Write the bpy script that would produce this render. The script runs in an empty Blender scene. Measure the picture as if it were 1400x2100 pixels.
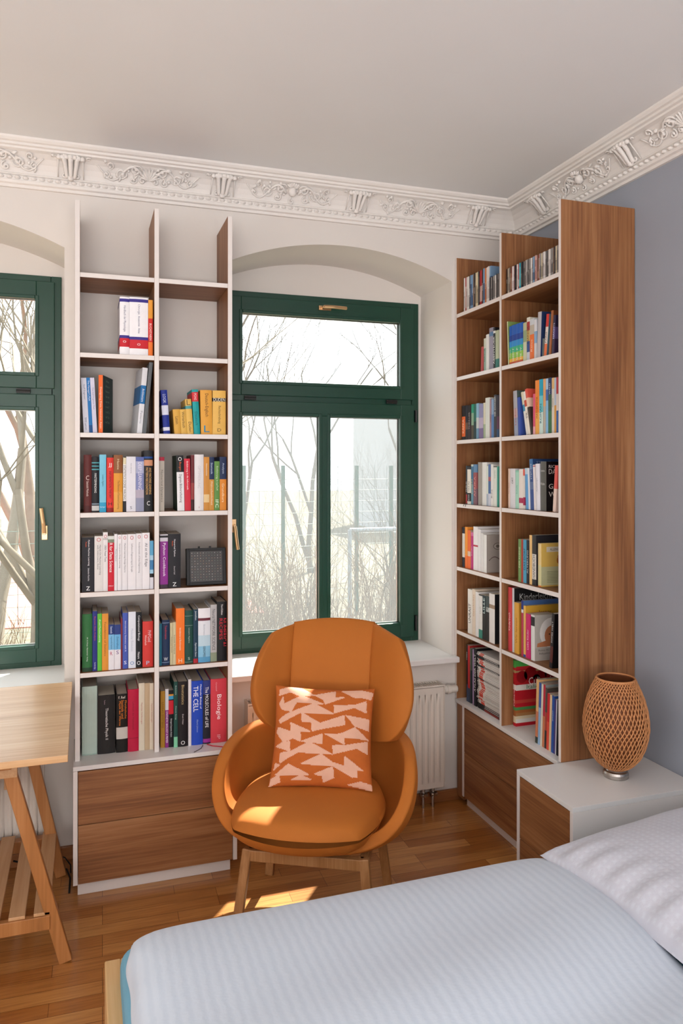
import bpy, bmesh, math, random
from mathutils import Vector, Matrix
PI = math.pi
R = math.radians
random.seed(7)
sc = bpy.context.scene
C = sc.collection

# ------------------------------------------------------------------ camera, world, lights, exposure
CAM_H = 1.786
YAW = math.atan(526.3 / 1561.2)
cam = bpy.data.cameras.new('camera')
cam.sensor_fit = 'HORIZONTAL'
cam.sensor_width = 36.0
cam.lens = 36.0 * 1561.2 / 1400.0
cam.shift_y = -88.0 / 1400.0
cam.clip_start = 0.02
cam.clip_end = 400
camo = bpy.data.objects.new('camera', cam)
C.objects.link(camo)
camo.location = (0, 0, CAM_H)
camo.rotation_euler = (PI / 2, 0, -YAW)
sc.camera = camo

world = bpy.data.worlds.new('sky')
sc.world = world
world.use_nodes = True
nt = world.node_tree
bg = nt.nodes['Background']
bg.inputs['Color'].default_value = (0.90, 0.95, 1.0, 1)
bg.inputs['Strength'].default_value = 3.2

SUN_AZ, SUN_EL = 38.0, 48.8          # azimuth towards +x from the window wall normal, elevation
sun = bpy.data.lights.new('sun', 'SUN')
sun.energy = 20
sun.angle = R(0.6)
sun.color = (1.0, 0.93, 0.82)
suno = bpy.data.objects.new('sun', sun)
C.objects.link(suno)
sd = Vector((math.sin(R(SUN_AZ)) * math.cos(R(SUN_EL)), math.cos(R(SUN_AZ)) * math.cos(R(SUN_EL)), math.sin(R(SUN_EL))))
suno.rotation_euler = sd.to_track_quat('Z', 'Y').to_euler()
suno.location = sd * 20

def area(name, loc, rot, sx, sy, power, col):
    l = bpy.data.lights.new(name, 'AREA')
    l.shape = 'RECTANGLE'
    l.size, l.size_y, l.energy, l.color = sx, sy, power, col
    o = bpy.data.objects.new(name, l)
    C.objects.link(o)
    o.location, o.rotation_euler = loc, rot
area('rear_fill', (-0.6, -3.2, 1.2), (R(163), 0, 0), 3.8, 2.2, 340, (0.97, 0.98, 1.0))  # added fill, no window behind it; tilted up to brighten the ceiling
area('left_fill', (-3.3, 0.2, 1.6), (R(110), 0, R(-90)), 3.0, 2.2, 42, (0.90, 0.96, 1.0))  # added fill from the left side, where the wall has no opening

sc.view_settings.view_transform = 'Standard'
sc.view_settings.look = 'None'
sc.view_settings.gamma = 1.0
sc.view_settings.use_curve_mapping = False
sc.view_settings.exposure = 0.12

# ------------------------------------------------------------------ helpers
def lin(c):
    if isinstance(c, str):
        c = [int(c[i:i + 2], 16) / 255 for i in (0, 2, 4)]
    return tuple(((v / 12.92) if v <= 0.04045 else ((v + 0.055) / 1.055) ** 2.4) for v in c)

def new_mat(name):
    m = bpy.data.materials.new(name)
    m.use_nodes = True
    t = m.node_tree
    return m, t, t.nodes['Principled BSDF']

def coords(t, kind='Object', scale=(1, 1, 1), rot=(0, 0, 0)):
    tc = t.nodes.new('ShaderNodeTexCoord')
    mp = t.nodes.new('ShaderNodeMapping')
    mp.inputs['Scale'].default_value = scale
    mp.inputs['Rotation'].default_value = rot
    t.links.new(tc.outputs[kind], mp.inputs['Vector'])
    return mp.outputs['Vector']

def noise(t, vec, scale, detail=3, rough=.5):
    n = t.nodes.new('ShaderNodeTexNoise')
    n.inputs['Scale'].default_value = scale
    n.inputs['Detail'].default_value = detail
    n.inputs['Roughness'].default_value = rough
    t.links.new(vec, n.inputs['Vector'])
    return n.outputs['Fac']

def ramp(t, fac, stops):
    r = t.nodes.new('ShaderNodeValToRGB')
    el = r.color_ramp.elements
    el[0].position, el[0].color = stops[0][0], (*lin(stops[0][1]), 1)
    el[1].position, el[1].color = stops[-1][0], (*lin(stops[-1][1]), 1)
    for p, c in stops[1:-1]:
        e = el.new(p)
        e.color = (*lin(c), 1)
    t.links.new(fac, r.inputs['Fac'])
    return r.outputs['Color']

def bump(t, b, height, strength, dist=.002):
    n = t.nodes.new('ShaderNodeBump')
    n.inputs['Strength'].default_value = strength
    n.inputs['Distance'].default_value = dist
    t.links.new(height, n.inputs['Height'])
    t.links.new(n.outputs['Normal'], b.inputs['Normal'])

def mat(name, col, rough=.5, var=.06, vs=8, bmp=0, bs=200, metal=0, sheen=0, spec=.5, coat=0):
    m, t, b = new_mat(name)
    c = lin(col)
    v = coords(t)
    f = noise(t, v, vs, 3)
    mx = t.nodes.new('ShaderNodeMix')
    mx.data_type = 'RGBA'
    mx.inputs['A'].default_value = (*[x * (1 - var) for x in c], 1)
    mx.inputs['B'].default_value = (*[min(1, x * (1 + var)) for x in c], 1)
    t.links.new(f, mx.inputs['Factor'])
    t.links.new(mx.outputs['Result'], b.inputs['Base Color'])
    b.inputs['Roughness'].default_value = rough
    b.inputs['Metallic'].default_value = metal
    b.inputs['Specular IOR Level'].default_value = spec
    if sheen:
        b.inputs['Sheen Weight'].default_value = sheen
        b.inputs['Sheen Roughness'].default_value = .4
        b.inputs['Sheen Tint'].default_value = (*c, 1)
    if coat:
        b.inputs['Coat Weight'].default_value = coat
        b.inputs['Coat Roughness'].default_value = .15
    if bmp:
        bump(t, b, noise(t, v, bs, 2), bmp)
    return m

def wood(name, stops, along, rough=.45, fine=1.0, coat=0):
    """veneer whose grain runs along axis 0/1/2 of the object"""
    m, t, b = new_mat(name)
    s = [9 * fine] * 3
    s[along] = .55 * fine
    v = coords(t, scale=tuple(s))
    f1 = noise(t, v, 1.6, 4, .6)
    s2 = [120 * fine] * 3
    s2[along] = 3.0
    v2 = coords(t, scale=tuple(s2))
    f2 = noise(t, v2, 1.0, 3, .6)
    ad = t.nodes.new('ShaderNodeMath')
    ad.operation = 'MULTIPLY_ADD'
    ad.inputs[1].default_value = .42
    t.links.new(f2, ad.inputs[0])
    sb = t.nodes.new('ShaderNodeMath')
    sb.operation = 'MULTIPLY'
    sb.inputs[1].default_value = .62
    t.links.new(f1, sb.inputs[0])
    t.links.new(sb.outputs[0], ad.inputs[2])
    t.links.new(ramp(t, ad.outputs[0], stops), b.inputs['Base Color'])
    b.inputs['Roughness'].default_value = rough
    if coat:
        b.inputs['Coat Weight'].default_value = coat
        b.inputs['Coat Roughness'].default_value = .2
    bump(t, b, f2, .15, .001)
    return m

class MB:
    """collects geometry that becomes one mesh object"""
    def __init__(s):
        s.v, s.f, s.m = [], [], []
    def quad(s, pts, mi=0):
        n = len(s.v)
        s.v += [tuple(p) for p in pts]
        s.f.append(tuple(range(n, n + len(pts))))
        s.m.append(mi)
    def box(s, x0, x1, y0, y1, z0, z1, mi=0, faces=None, M=None):
        """faces: dict of '-x','+x','-y','+y','-z','+z' -> material index"""
        n = len(s.v)
        P = [(x0, y0, z0), (x1, y0, z0), (x1, y1, z0), (x0, y1, z0), (x0, y0, z1), (x1, y0, z1), (x1, y1, z1), (x0, y1, z1)]
        if M is not None:
            P = [tuple(M @ Vector(p)) for p in P]
        s.v += P
        F = {'-z': (0, 3, 2, 1), '+z': (4, 5, 6, 7), '-y': (0, 1, 5, 4), '+y': (2, 3, 7, 6), '-x': (3, 0, 4, 7), '+x': (1, 2, 6, 5)}
        for k, q in F.items():
            s.f.append(tuple(n + i for i in q))
            s.m.append((faces or {}).get(k, mi))
    def bar(s, a, b, w, h, mi=0, up=(0, 0, 1)):
        a, b = Vector(a), Vector(b)
        d = (b - a).normalized()
        u = Vector(up)
        x = d.cross(u).normalized()
        y = x.cross(d).normalized()
        n = len(s.v)
        for p in (a, b):
            for sx, sy in ((-1, -1), (1, -1), (1, 1), (-1, 1)):
                s.v.append(tuple(p + x * sx * w / 2 + y * sy * h / 2))
        for q in ((0, 1, 2, 3), (7, 6, 5, 4), (0, 4, 5, 1), (1, 5, 6, 2), (2, 6, 7, 3), (3, 7, 4, 0)):
            s.f.append(tuple(n + i for i in q))
            s.m.append(mi)
    def tube(s, pts, rad, n=8, mi=0, cap=True):
        pts = [Vector(p) for p in pts]
        if not isinstance(rad, (list, tuple)):
            rad = [rad] * len(pts)
        base = len(s.v)
        up = Vector((0, 0, 1))
        prev = None
        for i, p in enumerate(pts):
            d = (pts[min(i + 1, len(pts) - 1)] - pts[max(i - 1, 0)])
            if d.length < 1e-9:
                d = Vector((0, 0, 1))
            d.normalize()
            if prev is None:
                a = up if abs(d.z) < .9 else Vector((1, 0, 0))
                x = d.cross(a).normalized()
            else:
                x = (prev - d * prev.dot(d)).normalized()
            prev = x
            y = d.cross(x)
            for k in range(n):
                an = 2 * PI * k / n
                s.v.append(tuple(p + (x * math.cos(an) + y * math.sin(an)) * rad[i]))
        for i in range(len(pts) - 1):
            for k in range(n):
                a, b = base + i * n + k, base + i * n + (k + 1) % n
                s.f.append((a, b, b + n, a + n))
                s.m.append(mi)
        if cap:
            s.f.append(tuple(base + k for k in reversed(range(n))))
            s.m.append(mi)
            e = base + (len(pts) - 1) * n
            s.f.append(tuple(e + k for k in range(n)))
            s.m.append(mi)
    def lathe(s, prof, n=32, mi=0, M=None):
        base = len(s.v)
        for r, z in prof:
            for k in range(n):
                an = 2 * PI * k / n
                p = Vector((r * math.cos(an), r * math.sin(an), z))
                s.v.append(tuple(M @ p if M is not None else p))
        for i in range(len(prof) - 1):
            for k in range(n):
                a, b = base + i * n + k, base + i * n + (k + 1) % n
                s.f.append((a, b, b + n, a + n))
                s.m.append(mi)
        s.f.append(tuple(base + k for k in reversed(range(n))))
        s.m.append(mi)
        e = base + (len(prof) - 1) * n
        s.f.append(tuple(e + k for k in range(n)))
        s.m.append(mi)
    def grid(s, fn, nu, nv, mi=0, closed=False, mfn=None):
        base = len(s.v)
        for j in range(nv + 1):
            for i in range(nu if closed else nu + 1):
                s.v.append(tuple(fn(i / nu, j / nv)))
        w = nu if closed else nu + 1
        for j in range(nv):
            for i in range(nu):
                a = base + j * w + i
                b = base + j * w + (i + 1) % w
                s.f.append((a, b, b + w, a + w))
                s.m.append(mfn((i + .5) / nu, (j + .5) / nv) if mfn else mi)
    def sphere(s, c, r, n=8, mi=0, sc3=(1, 1, 1)):
        c = Vector(c)
        prof = [(math.sin(PI * i / n), -math.cos(PI * i / n)) for i in range(1, n)]
        base = len(s.v)
        m = 2 * n
        for q, z in prof:
            for k in range(m):
                an = 2 * PI * k / m
                s.v.append((c.x + r * q * math.cos(an) * sc3[0], c.y + r * q * math.sin(an) * sc3[1], c.z + r * z * sc3[2]))
        for i in range(len(prof) - 1):
            for k in range(m):
                a, b = base + i * m + k, base + i * m + (k + 1) % m
                s.f.append((a, b, b + m, a + m))
                s.m.append(mi)
        s.f.append(tuple(base + k for k in reversed(range(m))))
        s.m.append(mi)
        e = base + (len(prof) - 1) * m
        s.f.append(tuple(e + k for k in range(m)))
        s.m.append(mi)
    def build(s, name, mats, parent=None, off=(0, 0, 0), smooth=False, bevel=0, subsurf=0, solid=0, autos=None):
        me = bpy.data.meshes.new(name)
        ox, oy, oz = off
        me.from_pydata([(x - ox, y - oy, z - oz) for x, y, z in s.v], [], s.f)
        if not isinstance(mats, (list, tuple)):
            mats = [mats]
        for m in mats:
            me.materials.append(m)
        me.polygons.foreach_set('material_index', s.m)
        if smooth:
            me.polygons.foreach_set('use_smooth', [True] * len(s.f))
        me.update()
        o = bpy.data.objects.new(name, me)
        C.objects.link(o)
        if parent is not None:
            o.parent = parent
        else:
            o.location = off
        if solid:
            md = o.modifiers.new('thickness', 'SOLIDIFY')
            md.thickness = solid
            md.offset = 0
        if bevel:
            md = o.modifiers.new('bevel', 'BEVEL')
            md.width = bevel
            md.segments = 2
            md.limit_method = 'ANGLE'
            md.angle_limit = R(40)
        if subsurf:
            md = o.modifiers.new('subsurf', 'SUBSURF')
            md.levels = md.render_levels = subsurf
        return o

def tag(o, label=None, cat=None, group=None, kind=None):
    if label: o['label'] = label
    if cat: o['category'] = cat
    if group: o['group'] = group
    if kind: o['kind'] = kind
    return o

def thing(name, label, cat, loc=(0, 0, 0), rz=0, group=None, kind=None):
    o = bpy.data.objects.new(name, None)
    o.empty_display_size = .05
    C.objects.link(o)
    o.location = loc
    o.rotation_euler = (0, 0, rz)
    return tag(o, label, cat, group, kind)

TEXT = {}
def text_mesh(s):
    """triangulated flat letters of a word, normalised to (length, 1) in x, y"""
    if s in TEXT:
        return TEXT[s]
    cu = bpy.data.curves.new('lettering', 'FONT')
    cu.body = s
    cu.resolution_u = 2
    ob = bpy.data.objects.new('lettering', cu)
    me = bpy.data.meshes.new_from_object(ob)
    vs = [(v.co.x, v.co.y) for v in me.vertices]
    fs = [tuple(p.vertices) for p in me.polygons]
    bpy.data.objects.remove(ob)
    bpy.data.meshes.remove(me)
    bpy.data.curves.remove(cu)
    if not vs:
        TEXT[s] = ([], [], 1, 1)
        return TEXT[s]
    x0, x1 = min(v[0] for v in vs), max(v[0] for v in vs)
    y0, y1 = min(v[1] for v in vs), max(v[1] for v in vs)
    TEXT[s] = ([(x - (x0 + x1) / 2, y - (y0 + y1) / 2) for x, y in vs], fs, x1 - x0, y1 - y0)
    return TEXT[s]

def add_text(mb, s, origin, ex, ey, maxlen, maxh, mi, stretch=1.35):
    """letters centred on origin; ex = reading direction, ey = letter up direction"""
    vs, fs, L, Hh = text_mesh(s)
    if not vs:
        return
    k = min(maxlen / L, maxh / Hh)
    kx = min(maxlen / L, k * stretch)
    ky = min(maxh / Hh, k * stretch)
    n = len(mb.v)
    o, ex, ey = Vector(origin), Vector(ex), Vector(ey)
    for x, y in vs:
        mb.v.append(tuple(o + ex * x * kx + ey * y * ky))
    for f in fs:
        mb.f.append(tuple(n + i for i in f))
        mb.m.append(mi)

# ------------------------------------------------------------------ materials
M = {}
M['wall'] = mat('warm_white_plaster', (.86, .835, .81), .85, .02, 3, .12, 60)
M['ceiling'] = mat('ceiling_paint', (.90, .90, .90), .9, .03, 2, .15, 25)
M['blue_wall'] = mat('blue_grey_paint', (.60, .62, .66), .85, .02, 3, .12, 60)
M['stucco'] = mat('stucco_paint', (.90, .88, .86), .75, .02, 6, .25, 120)
M['white'] = mat('white_laminate', (.88, .85, .83), .42, .01, 5)
M['white_top'] = mat('white_cabinet_top', (.88, .87, .86), .35, .01, 5)
M['sill'] = mat('white_sill', (.92, .91, .90), .35, .01, 5)
M['radiator'] = mat('radiator_enamel', (.87, .84, .80), .35, .01, 5)
OAK = [(.3, '644026'), (.45, '80512f'), (.56, '94633c'), (.72, 'aa7a52')]
M['oak_v'] = wood('oak_veneer_upright', OAK, 2, .5)
M['oak_x'] = wood('oak_veneer_level', OAK, 0, .5)
M['oak_y'] = wood('oak_veneer_level_side', OAK, 1, .5)
M['green'] = mat('green_window_paint', (.04, .235, .175), .38, .05, 4, .05, 90)
M['brass'] = mat('satin_brass', (.80, .66, .50), .3, .05, 20, metal=1)
M['hinge'] = mat('dark_hinge_metal', (.22, .22, .22), .4, .05, 20, metal=.9)
M['steel'] = mat('brushed_steel', (.72, .70, .68), .28, .04, 20, metal=1)
M['desk'] = wood('oiled_beech_top', [(.3, 'b98a5c'), (.45, 'cfa273'), (.6, 'dfb98c'), (.75, 'e8caa2')], 0, .4, .8, .3)
M['trestle'] = wood('beech_trestle', [(.3, '8a5a2c'), (.5, 'a86e3a'), (.75, 'bc8450')], 2, .45, .8)
M['slat'] = wood('pale_beech_slat', [(.3, 'a87c50'), (.5, 'c09468'), (.75, 'd0a880')], 1, .5, .8)
M['chair_wood'] = wood('oak_chair_legs', [(.3, '8c5c30'), (.5, 'aa7848'), (.75, 'c49464')], 2, .5, 1.2)
M['bed_wood'] = wood('birch_bed_frame', [(.3, 'c0935c'), (.5, 'd0a670'), (.75, 'dcb684')], 1, .5, .8)
M['velvet'] = mat('orange_velvet', (.70, .395, .10), .8, .10, 5, .12, 400, sheen=.55)
M['pages'] = mat('book_pages', (.80, .76, .69), .85, .05, 120)
M['rattan'] = mat('woven_bamboo', (.77, .52, .32), .5, .25, 30)
M['weave_shadow'] = mat('shadow_behind_weave', (.46, .25, .12), .7, .2, 30)  # dark tone stands for the shadow inside the lamp
M['black'] = mat('black_plastic', (.10, .10, .105), .45, spec=.3)
M['cable'] = mat('black_cable', (.03, .03, .03), .5)
M['cushion_orange'] = mat('cushion_orange_linen', (.72, .36, .10), .85, .08, 60, .3, 500)
M['cushion_pink'] = mat('cushion_pink_print', (.86, .66, .56), .85, .05, 60, .3, 500)
M['sheet'] = mat('light_blue_sheet', (.44, .65, .74), .8, .05, 6, .2, 200)

def glass_mat():
    m, t, b = new_mat('window_glass')
    t.nodes.remove(b)
    out = [n for n in t.nodes if n.type == 'OUTPUT_MATERIAL'][0]
    tr = t.nodes.new('ShaderNodeBsdfTransparent')
    tr.inputs['Color'].default_value = (.97, .985, .98, 1)
    gl = t.nodes.new('ShaderNodeBsdfGlossy')
    gl.inputs['Roughness'].default_value = .02
    mx = t.nodes.new('ShaderNodeMixShader')
    mx.inputs[0].default_value = .0015
    t.links.new(tr.outputs[0], mx.inputs[1])
    t.links.new(gl.outputs[0], mx.inputs[2])
    t.links.new(mx.outputs[0], out.inputs[0])
    return m
M['glass'] = glass_mat()

def screen_mat(name, cover):
    """fine fly screen: threads too thin to model one by one, as a partly open cloth"""
    m, t, b = new_mat(name)
    t.nodes.remove(b)
    out = [n for n in t.nodes if n.type == 'OUTPUT_MATERIAL'][0]
    tr = t.nodes.new('ShaderNodeBsdfTransparent')
    df = t.nodes.new('ShaderNodeBsdfDiffuse')
    df.inputs['Color'].default_value = (.34, .36, .38, 1)
    tl = t.nodes.new('ShaderNodeBsdfTranslucent')
    tl.inputs['Color'].default_value = (.24, .26, .28, 1)
    m1 = t.nodes.new('ShaderNodeMixShader')
    m1.inputs[0].default_value = .6
    t.links.new(df.outputs[0], m1.inputs[1])
    t.links.new(tl.outputs[0], m1.inputs[2])
    mx = t.nodes.new('ShaderNodeMixShader')
    mx.inputs[0].default_value = cover
    t.links.new(tr.outputs[0], mx.inputs[1])
    t.links.new(m1.outputs[0], mx.inputs[2])
    t.links.new(mx.outputs[0], out.inputs[0])
    return m

def floor_mat():
    m, t, b = new_mat('honey_parquet')
    v = coords(t, rot=(0, 0, R(1.2)))
    br = t.nodes.new('ShaderNodeTexBrick')
    br.offset = .37
    br.offset_frequency = 3
    br.inputs['Scale'].default_value = 1
    br.inputs['Brick Width'].default_value = .46
    br.inputs['Row Height'].default_value = .068
    br.inputs['Mortar Size'].default_value = .0009
    br.inputs['Mortar Smooth'].default_value = .2
    br.inputs['Bias'].default_value = 0
    br.inputs['Color1'].default_value = (*lin('b47434'), 1)
    br.inputs['Color2'].default_value = (*lin('dfa864'), 1)
    br.inputs['Mortar'].default_value = (*lin('6a3c18'), 1)
    t.links.new(v, br.inputs['Vector'])
    v2 = coords(t, scale=(3, 60, 1))
    f = noise(t, v2, 1.5, 4, .6)
    g = ramp(t, f, [(.25, 'a89078'), (.5, 'e0d4c8'), (.8, 'ffffff')])
    v3 = coords(t, scale=(1.2, 2.0, 1))
    f3 = noise(t, v3, 2.0, 2)
    g3 = ramp(t, f3, [(.3, 'd8c0a8'), (.7, 'ffffff')])
    a = t.nodes.new('ShaderNodeMix'); a.data_type = 'RGBA'; a.blend_type = 'MULTIPLY'; a.inputs['Factor'].default_value = .75
    t.links.new(br.outputs['Color'], a.inputs['A']); t.links.new(g, a.inputs['B'])
    c = t.nodes.new('ShaderNodeMix'); c.data_type = 'RGBA'; c.blend_type = 'MULTIPLY'; c.inputs['Factor'].default_value = .7
    t.links.new(a.outputs['Result'], c.inputs['A']); t.links.new(g3, c.inputs['B'])
    t.links.new(c.outputs['Result'], b.inputs['Base Color'])
    b.inputs['Roughness'].default_value = .3
    b.inputs['Coat Weight'].default_value = .3
    b.inputs['Coat Roughness'].default_value = .12
    bump(t, b, br.outputs['Fac'], -.2, .001)
    return m
M['floor'] = floor_mat()

def ribbed_fabric(name, base, dark, sx, sy, strength, wrinkle, grid=False):
    m, t, b = new_mat(name)
    v = coords(t)
    def wave(direction, s):
        w = t.nodes.new('ShaderNodeTexWave')
        w.wave_type = 'BANDS'
        w.bands_direction = direction
        w.inputs['Scale'].default_value = s
        w.inputs['Distortion'].default_value = 1.6
        w.inputs['Detail'].default_value = 2
        w.inputs['Detail Scale'].default_value = 2.5
        t.links.new(v, w.inputs['Vector'])
        return w.outputs['Fac']
    w1 = wave('X', sx)
    if grid:
        w2 = wave('Y', sy)
        mm = t.nodes.new('ShaderNodeMath'); mm.operation = 'MAXIMUM'
        t.links.new(w1, mm.inputs[0]); t.links.new(w2, mm.inputs[1])
        w1 = mm.outputs[0]
    n1 = noise(t, coords(t, scale=(1, 1.6, 1)), 90, 3, .6)
    mx = t.nodes.new('ShaderNodeMath'); mx.operation = 'MULTIPLY_ADD'
    mx.inputs[1].default_value = wrinkle
    t.links.new(n1, mx.inputs[0]); t.links.new(w1, mx.inputs[2])
    t.links.new(ramp(t, w1, [(.1, dark), (.75, base)]), b.inputs['Base Color'])
    b.inputs['Roughness'].default_value = .9
    b.inputs['Sheen Weight'].default_value = .2
    bump(t, b, mx.outputs[0], strength, .0025)
    return m
M['duvet'] = ribbed_fabric('ribbed_duvet_cotton', 'cbd4e0', 'c4cedb', 11, 0, .13, 1.6)
M['pillow'] = ribbed_fabric('checked_pillow_cotton', 'c2c2cc', 'c8cad3', 15, 15, .16, 1.4, True)

# ------------------------------------------------------------------ room shell
YW = 3.713      # face of the window wall
YG = 4.090      # inner face of the window frames
XR = 2.28       # blue wall
XL, YB = -3.6, -3.9
ZC = 3.233
WINS = [(-1.312, -0.088), (0.660, 1.880)]          # the two niches
ZSILL = [.795, .780]

def arch(x0, x1, n=28):
    c, hw, rise, zs = (x0 + x1) / 2, (x1 - x0) / 2, .135, 2.802
    rad = (hw * hw + rise * rise) / (2 * rise)
    out = []
    for i in range(n + 1):
        x = x0 + (x1 - x0) * i / n
        out.append((x, zs + rise - rad + math.sqrt(rad * rad - (x - c) ** 2)))
    return out

s = MB()
s.box(XL, XR, YB, 4.3, -.12, 0)
tag(s.build('floor', M['floor']), kind='structure')
s = MB()
s.box(XL - .2, XR + .2, YB - .2, 4.5, ZC, ZC + .15)
tag(s.build('ceiling', M['ceiling']), kind='structure')
s = MB()
s.box(XR, XR + .2, YB - .2, 4.5, -.12, ZC)
tag(s.build('wall_right', M['blue_wall']), kind='structure')
s = MB()
s.box(XL - .2, XL, YB - .2, 4.5, -.12, ZC)
tag(s.build('wall_left', M['wall']), kind='structure')
s = MB()
s.box(XL, XR, YB - .2, YB, -.12, ZC)
tag(s.build('wall_rear', M['wall']), kind='structure')

# window wall: front face with two arched niches, thick reveals, thin outer skin round the frames
s = MB()
def wall_cols(x0, x1, zt):
    s.quad([(x0, YW, 0), (x1, YW, 0), (x1, YW, zt), (x0, YW, zt)])
xs = XL
for k, (a, b) in enumerate(WINS):
    wall_cols(xs, a, ZC)
    wall_cols(a, b, ZSILL[k] - .03)
    pts = arch(a, b)
    for (xa, za), (xb, zb) in zip(pts[:-1], pts[1:]):
        s.quad([(xa, YW, za), (xb, YW, zb), (xb, YW, ZC), (xa, YW, ZC)])
        s.quad([(xa, YW, za), (xa, 4.16, za), (xb, 4.16, zb), (xb, YW, zb)])
        # tympanum above the frame
        s.quad([(xa, 4.112, 2.70), (xb, 4.112, 2.70), (xb, 4.112, zb + .002), (xa, 4.112, za + .002)])
    s.quad([(a, YW, ZSILL[k] - .04), (a, YW, pts[0][1]), (a, 4.16, pts[0][1]), (a, 4.16, ZSILL[k] - .04)])
    s.quad([(b, YW, ZSILL[k] - .04), (b, 4.16, ZSILL[k] - .04), (b, 4.16, pts[-1][1]), (b, YW, pts[-1][1])])
    # outer masonry: left, right, above, below the frame
    fx0, fx1 = b - 1.200, b - .019
    s.box(a - .2, fx0 + .01, 4.115, 4.26, .5, 3.0)
    s.box(fx1 - .01, b + .2, 4.115, 4.26, .5, 3.0)
    s.box(fx0, fx1, 4.118, 4.26, 2.745, 3.0)
    s.box(a, b, YW + .01, 4.26, .2, ZSILL[k] - .035)
    xs = b
wall_cols(xs, XR, ZC)
s.box(XL, XR + .2, 4.26, 4.30, -.12, .76)
s.box(XL, XR + .2, 4.26, 4.30, 2.76, ZC)
s.box(XL, -1.30, 4.26, 4.30, .7, 2.8)
s.box(-.10, .67, 4.26, 4.30, .7, 2.8)
s.box(1.87, XR + .2, 4.26, 4.30, .7, 2.8)
tag(s.build('wall_back', M['wall']), kind='structure')

# sills
for k, (a, b) in enumerate(WINS):
    s = MB()
    z = ZSILL[k]
    s.box(a - .0, b + .0, 3.70, 4.14, z - .03, z)
    s.box(a - .02, b + .022, 3.658, YW - .001, z - .03, z)
    tag(s.build('trim_%d' % (k + 1), M['sill'], bevel=.005), kind='structure')

# baseboards
bbm = wood('oak_baseboard', [(.3, '7a4a26'), (.5, '925c34'), (.75, 'a87044')], 0, .4)
s = MB(); s.box(XL, 1.93, YW - .016, YW, 0, .06)
tag(s.build('baseboard_back', bbm, bevel=.003), kind='structure')

# ------------------------------------------------------------------ cornice with stucco relief
PROF = [(0, 3.050), (.014, 3.050), (.016, 3.062), (.028, 3.066), (.030, 3.078), (.022, 3.082), (.022, 3.100),
        (.030, 3.103), (.030, 3.108), (.024, 3.112), (.030, 3.130), (.042, 3.152), (.060, 3.172), (.084, 3.187),
        (.104, 3.192), (.106, 3.200), (.118, 3.203), (.118, 3.213), (.130, 3.216), (.138, 3.224), (.140, 3.234)]
COVE = [(.024, 3.112), (.030, 3.130), (.042, 3.152), (.060, 3.172), (.084, 3.187), (.104, 3.192)]
def cove(u, h=0):
    """u 0..1 up the cove; returns (distance from wall, z) lifted h off the surface"""
    u = max(0, min(1, u)) * (len(COVE) - 1)
    i = min(int(u), len(COVE) - 2)
    a, b = COVE[i], COVE[i + 1]
    f = u - i
    d, z = a[0] + (b[0] - a[0]) * f, a[1] + (b[1] - a[1]) * f
    tx, tz = b[0] - a[0], b[1] - a[1]
    l = math.hypot(tx, tz)
    return d + tz / l * h, z - tx / l * h
CL = .118          # developed length of the cove

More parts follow.
